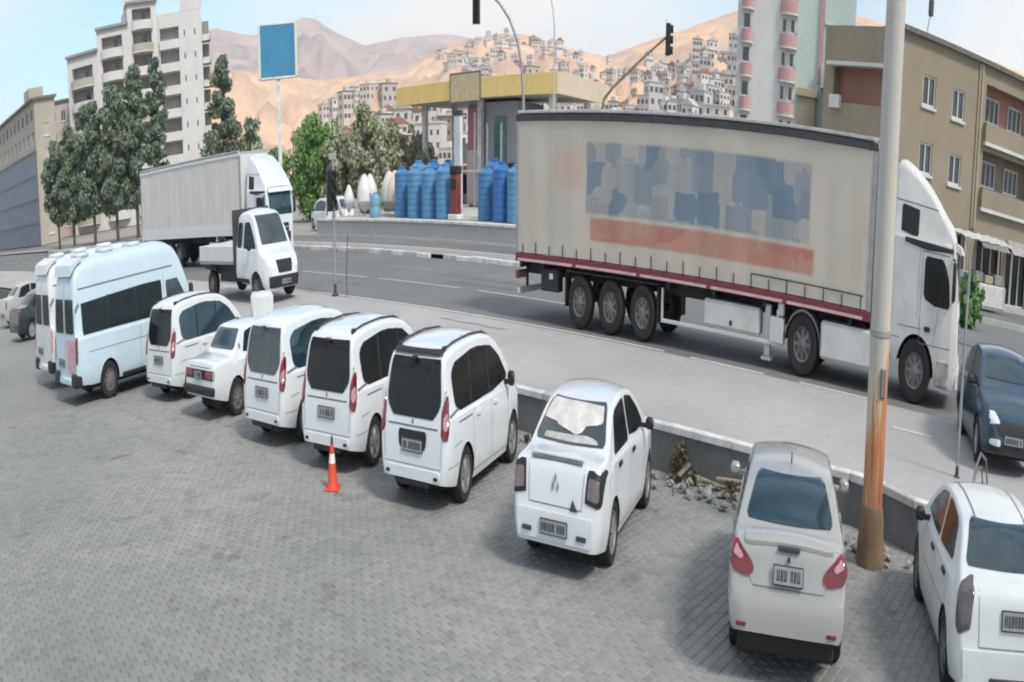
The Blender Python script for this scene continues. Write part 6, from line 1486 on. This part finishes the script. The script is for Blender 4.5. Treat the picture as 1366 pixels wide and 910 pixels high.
# pavement, stall and parked things in front of the tan building
pvm = MB(); pvm.prism([(26.2, 48.9), (27.3, 48.1), (60, 50.2), (60, 52), (28.9, 50.1), (25.4, 56.3), (22.9, 56.6)], 'z', .7, .93); pvm.build('pavement', two_scale('pavement', (.40, .40, .36), (.46, .455, .41), (.33, .33, .3), .4, 3, .9, .1), fix=True)['kind'] = 'structure'
gk = MB(); gk.prism([(24.5, 41.5), (33.8, 38.2), (50, 34), (50, 34.4), (33.9, 38.6), (24.6, 41.9)], 'z', .7, .96); o = gk.build('far_kerb', mat('kerb_mint', (.44, .47, .40), .8, var=.2), fix=True); o['kind'] = 'structure'
sl = thing('shop_stall', 'stall with white cloth and sagging pale awning before the tan building', 'stall', (33.2, 46.3, .93), -.1)
for x, y in ((0, 0), (4.5, 0), (0, 2), (4.5, 2)):
    b = MB(); b.cyl((x, y, 0), (x, y, 2.5), .04, n=8); b.build('post', 'kerb_white', sl)
b = MB(); v = []; nx, ny = 16, 8
for i in range(nx + 1):
    for j in range(ny + 1):
        x, y = -.2 + 4.9 * i / nx, -.3 + 2.6 * j / ny; v.append((x, y, 2.65 + .25 * j / ny - .16 * math.sin(math.pi * i / nx) * math.sin(math.pi * j / ny) + .03 * math.sin(i * 2.1 + j)))
b.add(v, [(i * (ny + 1) + j, (i + 1) * (ny + 1) + j, (i + 1) * (ny + 1) + j + 1, i * (ny + 1) + j + 1) for i in range(nx) for j in range(ny)]); b.build('awning', mat('awning_pale', (.55, .55, .52), .8, var=.15), sl, 60)
b = MB(); b.box(.2, 4.3, .3, 1.6, 0, .95, .06); b.build('counter', mat('stall_cloth', (.62, .61, .58), .8, var=.15), sl)
for i in range(4):
    b = MB(); b.box(.4 + i * .95, 1.2 + i * .95, .45, 1.4, .96, 1.3 + .1 * (i % 2), .05); b.build('box', random.choice(['kerb_white', 'greyshop', 'tan2']), sl)

# ------------------------------------------------------------------ hills and mountains
from mathutils import noise as mnoise
HOR = [(16, 305), (183, 271), (351, 247), (520, 235), (689, 233), (858, 243), (1026, 264), (1194, 295), (1361, 336)]
def skyline(tab): return [((u - 687) / 951.0, (interp(HOR, u) - v) / 1932.0) for u, v in tab]
HILL = skyline([(-300, 420), (60, 300), (130, 270), (190, 200), (235, 125), (265, 102), (330, 92), (380, 100), (430, 108), (470, 104), (540, 92), (590, 66), (640, 50), (690, 44), (740, 60), (800, 76), (850, 56), (900, 40), (945, 22), (985, 8), (1060, 0), (1200, 40), (1500, 120)])
MOUNT = skyline([(-300, 420), (60, 302), (130, 272), (190, 190), (235, 80), (265, 44), (300, 37), (345, 46), (380, 40), (412, 24), (428, 26), (450, 42), (490, 62), (540, 50), (600, 47), (660, 56), (740, 66), (820, 90), (1000, 110), (1500, 200)])
def hill_z(az, r, tab, r0, r1, amp, seed):
    E = interp(tab, az); t = (r - r0) / (r1 - r0); e0 = -2.83 / r0
    g = max(0, t) ** .72 if t <= 1 else 1 - (t - 1) * .8
    x, y = r * math.sin(az), r * math.cos(az)
    q = Vector((x / (r1 * .10) + seed, y / (r1 * .10), seed)); nz = .55 * mnoise.fractal(q, .9, 2.1, 5) + .5 * (mnoise.ridged_multi_fractal(q * 1.4, .9, 2.2, 6, 1.0, 2.0) - 1.1)
    fade = min(1, max(0, t) * 3) * (1 if t < .62 else max(.03, 1 - (t - .62) * 2.6))
    return 3.53 + r * math.tan(e0 + (E - e0) * g) + nz * amp * fade
def hill_mesh(name, mat_, tab, r0, r1, amp, seed, rows=100, cols=380):
    v, f = [], []
    for i in range(rows + 1):
        r = r0 + (r1 * 1.25 - r0) * i / rows
        for j in range(cols + 1):
            az = -.95 + 1.9 * j / cols; v.append((r * math.sin(az), r * math.cos(az), hill_z(az, r, tab, r0, r1, amp, seed)))
    for i in range(rows):
        for j in range(cols): a = i * (cols + 1) + j; f.append((a, a + 1, a + cols + 2, a + cols + 1))
    b = MB(); b.add(v, f); o = b.build(name, mat_, None, 70); o['kind'] = 'structure'; return o
M['sunlitsoil'] = two_scale('sunlit_hill_soil', (.52, .37, .28), (.84, .55, .36), (.40, .31, .24), .009, .03, .95, .0)  # soil colour with the orange of sunlight put into it
M['rock'] = two_scale('mountain_rock', (.27, .235, .23), (.54, .43, .39), (.22, .205, .20), .004, .014, .95, .0)  # strong contrast of the rock tones stands in for shaded gullies
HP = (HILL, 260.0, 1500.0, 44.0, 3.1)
hill_mesh('hill', 'sunlitsoil', *HP)
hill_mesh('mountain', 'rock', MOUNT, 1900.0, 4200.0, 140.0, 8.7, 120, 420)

# houses on the slopes: few prototypes, each house its own object
def house_mesh(k):
    rr_ = random.Random(100 + k); W, Dp, fl = rr_.uniform(7, 11), rr_.uniform(7, 9), rr_.choice([1, 2, 2, 3]); H = fl * 3.0 + .4; b = MB()
    b.box(-W / 2, W / 2, -Dp / 2, Dp / 2, -7, H)
    b.cur = 1
    for f in range(fl):
        nwin = rr_.choice([2, 3, 3])
        for i in range(nwin):
            x = -W / 2 + W * (i + .5) / nwin; w = rr_.uniform(.7, 1.0); b.box(x - w, x + w, -Dp / 2 - .06, -Dp / 2 - .01, f * 3.0 + .9, f * 3.0 + 2.3)
        b.box(W / 2 + .01, W / 2 + .06, -1, 1, f * 3.0 + .9, f * 3 + 2.3); b.box(-W / 2 - .06, -W / 2 - .01, -1, 1, f * 3.0 + .9, f * 3 + 2.3)
    b.cur = 2
    if k % 3 == 0: b.prism([(-W / 2 - .5, H + .01), (W / 2 + .5, H + .01), (0, H + 2.2)], 'y', -Dp / 2 - .5, Dp / 2 + .5)
    else:
        b.box(-W / 2 - .3, W / 2 + .3, -Dp / 2 - .3, Dp / 2 + .3, H + .01, H + .3)
        b.cur = 0; b.box(-1.2, 1.6, -1, 1.5, H + .31, H + 1.9)
    walls = [(.66, .64, .61), (.56, .53, .49), (.52, .51, .50), (.62, .57, .52), (.46, .43, .40), (.70, .69, .67)][k % 6]
    HD.append(['white', 'beige', 'grey', 'cream', 'brownish', 'bright white'][k % 6] + ' ' + ['one-storey', 'two-storey', 'three-storey'][fl - 1] + ' house with ' + ['red gable roof', 'dark flat roof', 'pale flat roof'][k % 3])
    return b.mesh('house', [mat('house_wall_%d' % k, walls, .9, var=.1, scale=.2), 'room', [mat('house_roof_%d' % k, (.30, .15, .10), .9, var=.2), 'roofline', 'kerb'][k % 3]])
HD = []; HM = [house_mesh(k) for k in range(12)]
rh = random.Random(77)
def settle(n, u0, u1, t0, t1, label, group, smax=1.0):
    placed = []; tries = 0
    while len(placed) < n and tries < 6000:
        tries += 1; u = rh.uniform(u0, u1); t = t0 + (t1 - t0) * rh.random() ** .8; az = (u - 687) / 951; r = HP[1] + (HP[2] - HP[1]) * t
        x, y = r * math.sin(az), r * math.cos(az)
        if any((x - a) ** 2 + (y - c) ** 2 < 12.5 ** 2 for a, c in placed): continue
        placed.append((x, y)); z = hill_z(az, r, *HP)
        kk = rh.randrange(len(HM)); o = link('hillside_house', HM[kk], None, (x, y, z), -az + rh.uniform(-.6, .6)); s = rh.uniform(.75, 1.1) * smax; o.scale = (s, s, s)
        up_ = ['low', 'halfway up', 'high'][min(2, int(3 * (t - t0) / (t1 - t0)))]
        tag(o, f'{HD[kk]}, {up_} {label}', 'house', group)
settle(150, 800, 992, .12, .60, 'on the slope above the trailer', 'houses on the slope above the trailer', 1.5)
settle(95, 585, 806, .25, .88, 'on the hill above the canopy', 'houses on the hill above the canopy', 1.35)
settle(58, 440, 622, .06, .42, 'behind the olive trees', 'houses left of the filling station', 1.2)
# the rest of the town, too many to be single objects
tv, tf, ti = [], [], []
hv = [(np.array([tuple(q.co) for q in m_.vertices]), [tuple(q.vertices) for q in m_.polygons], [q.material_index for q in m_.polygons]) for m_ in HM[:3]]
town = MB()
for i in range(520):
    u = rh.uniform(800, 992) if i < 240 else rh.uniform(585, 806) if i < 420 else rh.uniform(436, 625); lo_, hi_ = (.10, .66) if i < 240 else (.2, .88) if i < 420 else (.05, .5)
    t = lo_ + (hi_ - lo_) * rh.random(); az = (u - 687) / 951; r = HP[1] + (HP[2] - HP[1]) * t; v_, f_, m_ = hv[i % 3]
    a = -az + rh.uniform(-.7, .7); s_ = rh.uniform(.8, 1.3); ca, sa = math.cos(a) * s_, math.sin(a) * s_; z = hill_z(az, r, *HP); o_ = len(town.v)
    town.v += [(r * math.sin(az) + p_[0] * ca - p_[1] * sa, r * math.cos(az) + p_[0] * sa + p_[1] * ca, z + p_[2] * s_) for p_ in v_]
    town.f += [tuple(q + o_ for q in f__) for f__ in f_]; town.mi += [[0, 1, 2][q] + 3 * (i % 3 == 1) * (q == 0) for q in m_]
o = town.build('distant_town', [HM[0].materials[0], 'room', 'kerb', HM[3].materials[0]]); tag(o, 'dense mass of small pale houses covering the hill slopes', 'town', None, 'stuff')
# taller blocks at the foot of the slope
def block(name, label, az, r, W, H, m_, seed, group=None):
    rr_ = random.Random(seed); z = hill_z(az, max(r, HP[1]), *HP) if r > HP[1] else .7
    t = thing(name, label, 'building', (r * math.sin(az), r * math.cos(az), z), -az + rr_.uniform(-.35, .35), group)
    nf, nc = int(H / 3), max(2, int(W / 3.2)); hol = [(W * (i + .5) / nc - .7, W * (i + .5) / nc + .7, 3 * j + 1.0, 3 * j + 2.4) for i in range(nc) for j in range(nf)]
    _, P = facade(t, (-W / 2, 0, 0), (1, 0), W, H, [(a + 0, c, e, f) for a, c, e, f in hol], m_, z0=-4)
    for q in hol: window(t, P, *q, bars=0, pane='room', sill=False)
    b = MB(); b.box(-W / 2 + .02, W / 2 - .02, .3, 9, -4, H - .02); b.build('core', m_, t)
    b = MB(); b.box(-W / 2 - .3, W / 2 + .3, -.4, 9.2, H + .002, H + .35); b.build('roof', rr_.choice(['roofline', 'kerb', 'wframe']), t)
    for j in range(1, nf):
        if rr_.random() < .6: balcony(t, P, W * .12, W * .45, 3 * j - .1, 1.0, 1.0, 'wframe', 'wframe')
    return t
for i, (u, r, W, H, m_, lab) in enumerate([(452, 290, 11, 11, 'towerwhite', 'pale block above the low grey-green tree near the signal post'), (519, 330, 13, 14, 'towerwhite', 'white block right of the tall olive tree'), (545, 350, 12, 12, 'cream', 'cream block behind the blue tanks, second from the olive tree'),
        (571, 340, 13, 13, 'towerwhite', 'white block behind the blue tanks, third from the olive tree'), (598, 360, 12, 12, 'tan', 'tan block just left of the white sign column'), (838, 300, 9, 9, 'tan', 'tan block above the trailer just right of the canopy'), (868, 320, 12, 11, 'towerwhite', 'white block above the trailer below the signal arm'),
        (910, 280, 9, 14, 'cream', 'cream block with flat eaves above the middle of the trailer'), (946, 330, 12, 15, 'towerwhite', 'white block above the trailer left of the pink balcony tower'), (972, 300, 9, 10, 'tan', 'tan block at the foot of the pink balcony tower')]):
    block('apartment_block', lab, (u - 687) / 951, r, W, H, m_, 300 + i, 'blocks at the foot of the slope')
# scrub on the slopes
rng = np.random.default_rng(9); cl = []
for i in range(420):
    u = rh.uniform(820, 1010) if i < 230 else rh.uniform(430, 820); t = rh.uniform(.2, .72) if i < 230 else rh.uniform(.05, .5); az = (u - 687) / 951; r = HP[1] + (HP[2] - HP[1]) * t
    cl.append((r * math.sin(az), r * math.cos(az), hill_z(az, r, *HP) + 1.5, rh.uniform(2.2, 5.5)))
V_, F_, k = leaf_cloud(16000, cl, 1.8, rng, .7); tone = rng.integers(0, 3, len(cl))
M['scrub1'] = mat('scrub_a', (.16, .15, .07), .85, var=.3, scale=.05); M['scrub2'] = mat('scrub_b', (.11, .13, .06), .85, var=.3, scale=.05); M['scrub3'] = mat('scrub_c', (.24, .20, .09), .85, var=.3, scale=.05)
o = link('scrub', leaf_mesh('scrub', V_, F_, ['scrub1', 'scrub2', 'scrub3'], tone[k])); tag(o, 'yellow-green scrub scattered over the inhabited slopes', 'scrub', None, 'stuff')

# weeds along the foot of the retaining wall
cl = []
for i in range(46):
    s_ = rh.uniform(-16, -2.8); q = rd(s_, 15.8 - rh.random() ** 2 * .5)
    cl.append((q[0], q[1], .06, rh.uniform(.05, .16)))
V_, F_, k = leaf_cloud(2600, cl, .06, rng, .9, 1.0); V_[:, 2] = np.abs(V_[:, 2])
o = link('weeds', leaf_mesh('weeds', V_, F_, ['leafbrown', 'olive1'], (k % 2))); tag(o, 'thin weeds along the foot of the retaining wall', 'weeds', None, 'stuff')

# ------------------------------------------------------------------ air
hz = bpy.data.materials.new('haze_air'); hz.use_nodes = True; hn = hz.node_tree.nodes; hn.clear()
ho = hn.new('ShaderNodeOutputMaterial'); hv = hn.new('ShaderNodeVolumePrincipled')
hv.inputs['Color'].default_value = (.93, .90, .93, 1); hv.inputs['Density'].default_value = 1.4e-4; hv.inputs['Anisotropy'].default_value = .2
hz.node_tree.links.new(hv.outputs[0], ho.inputs['Volume'])
b = MB(); b.box(-7400, 7400, -7400, 7400, -1.2, 660); o = b.build('haze', hz); o['kind'] = 'stuff'
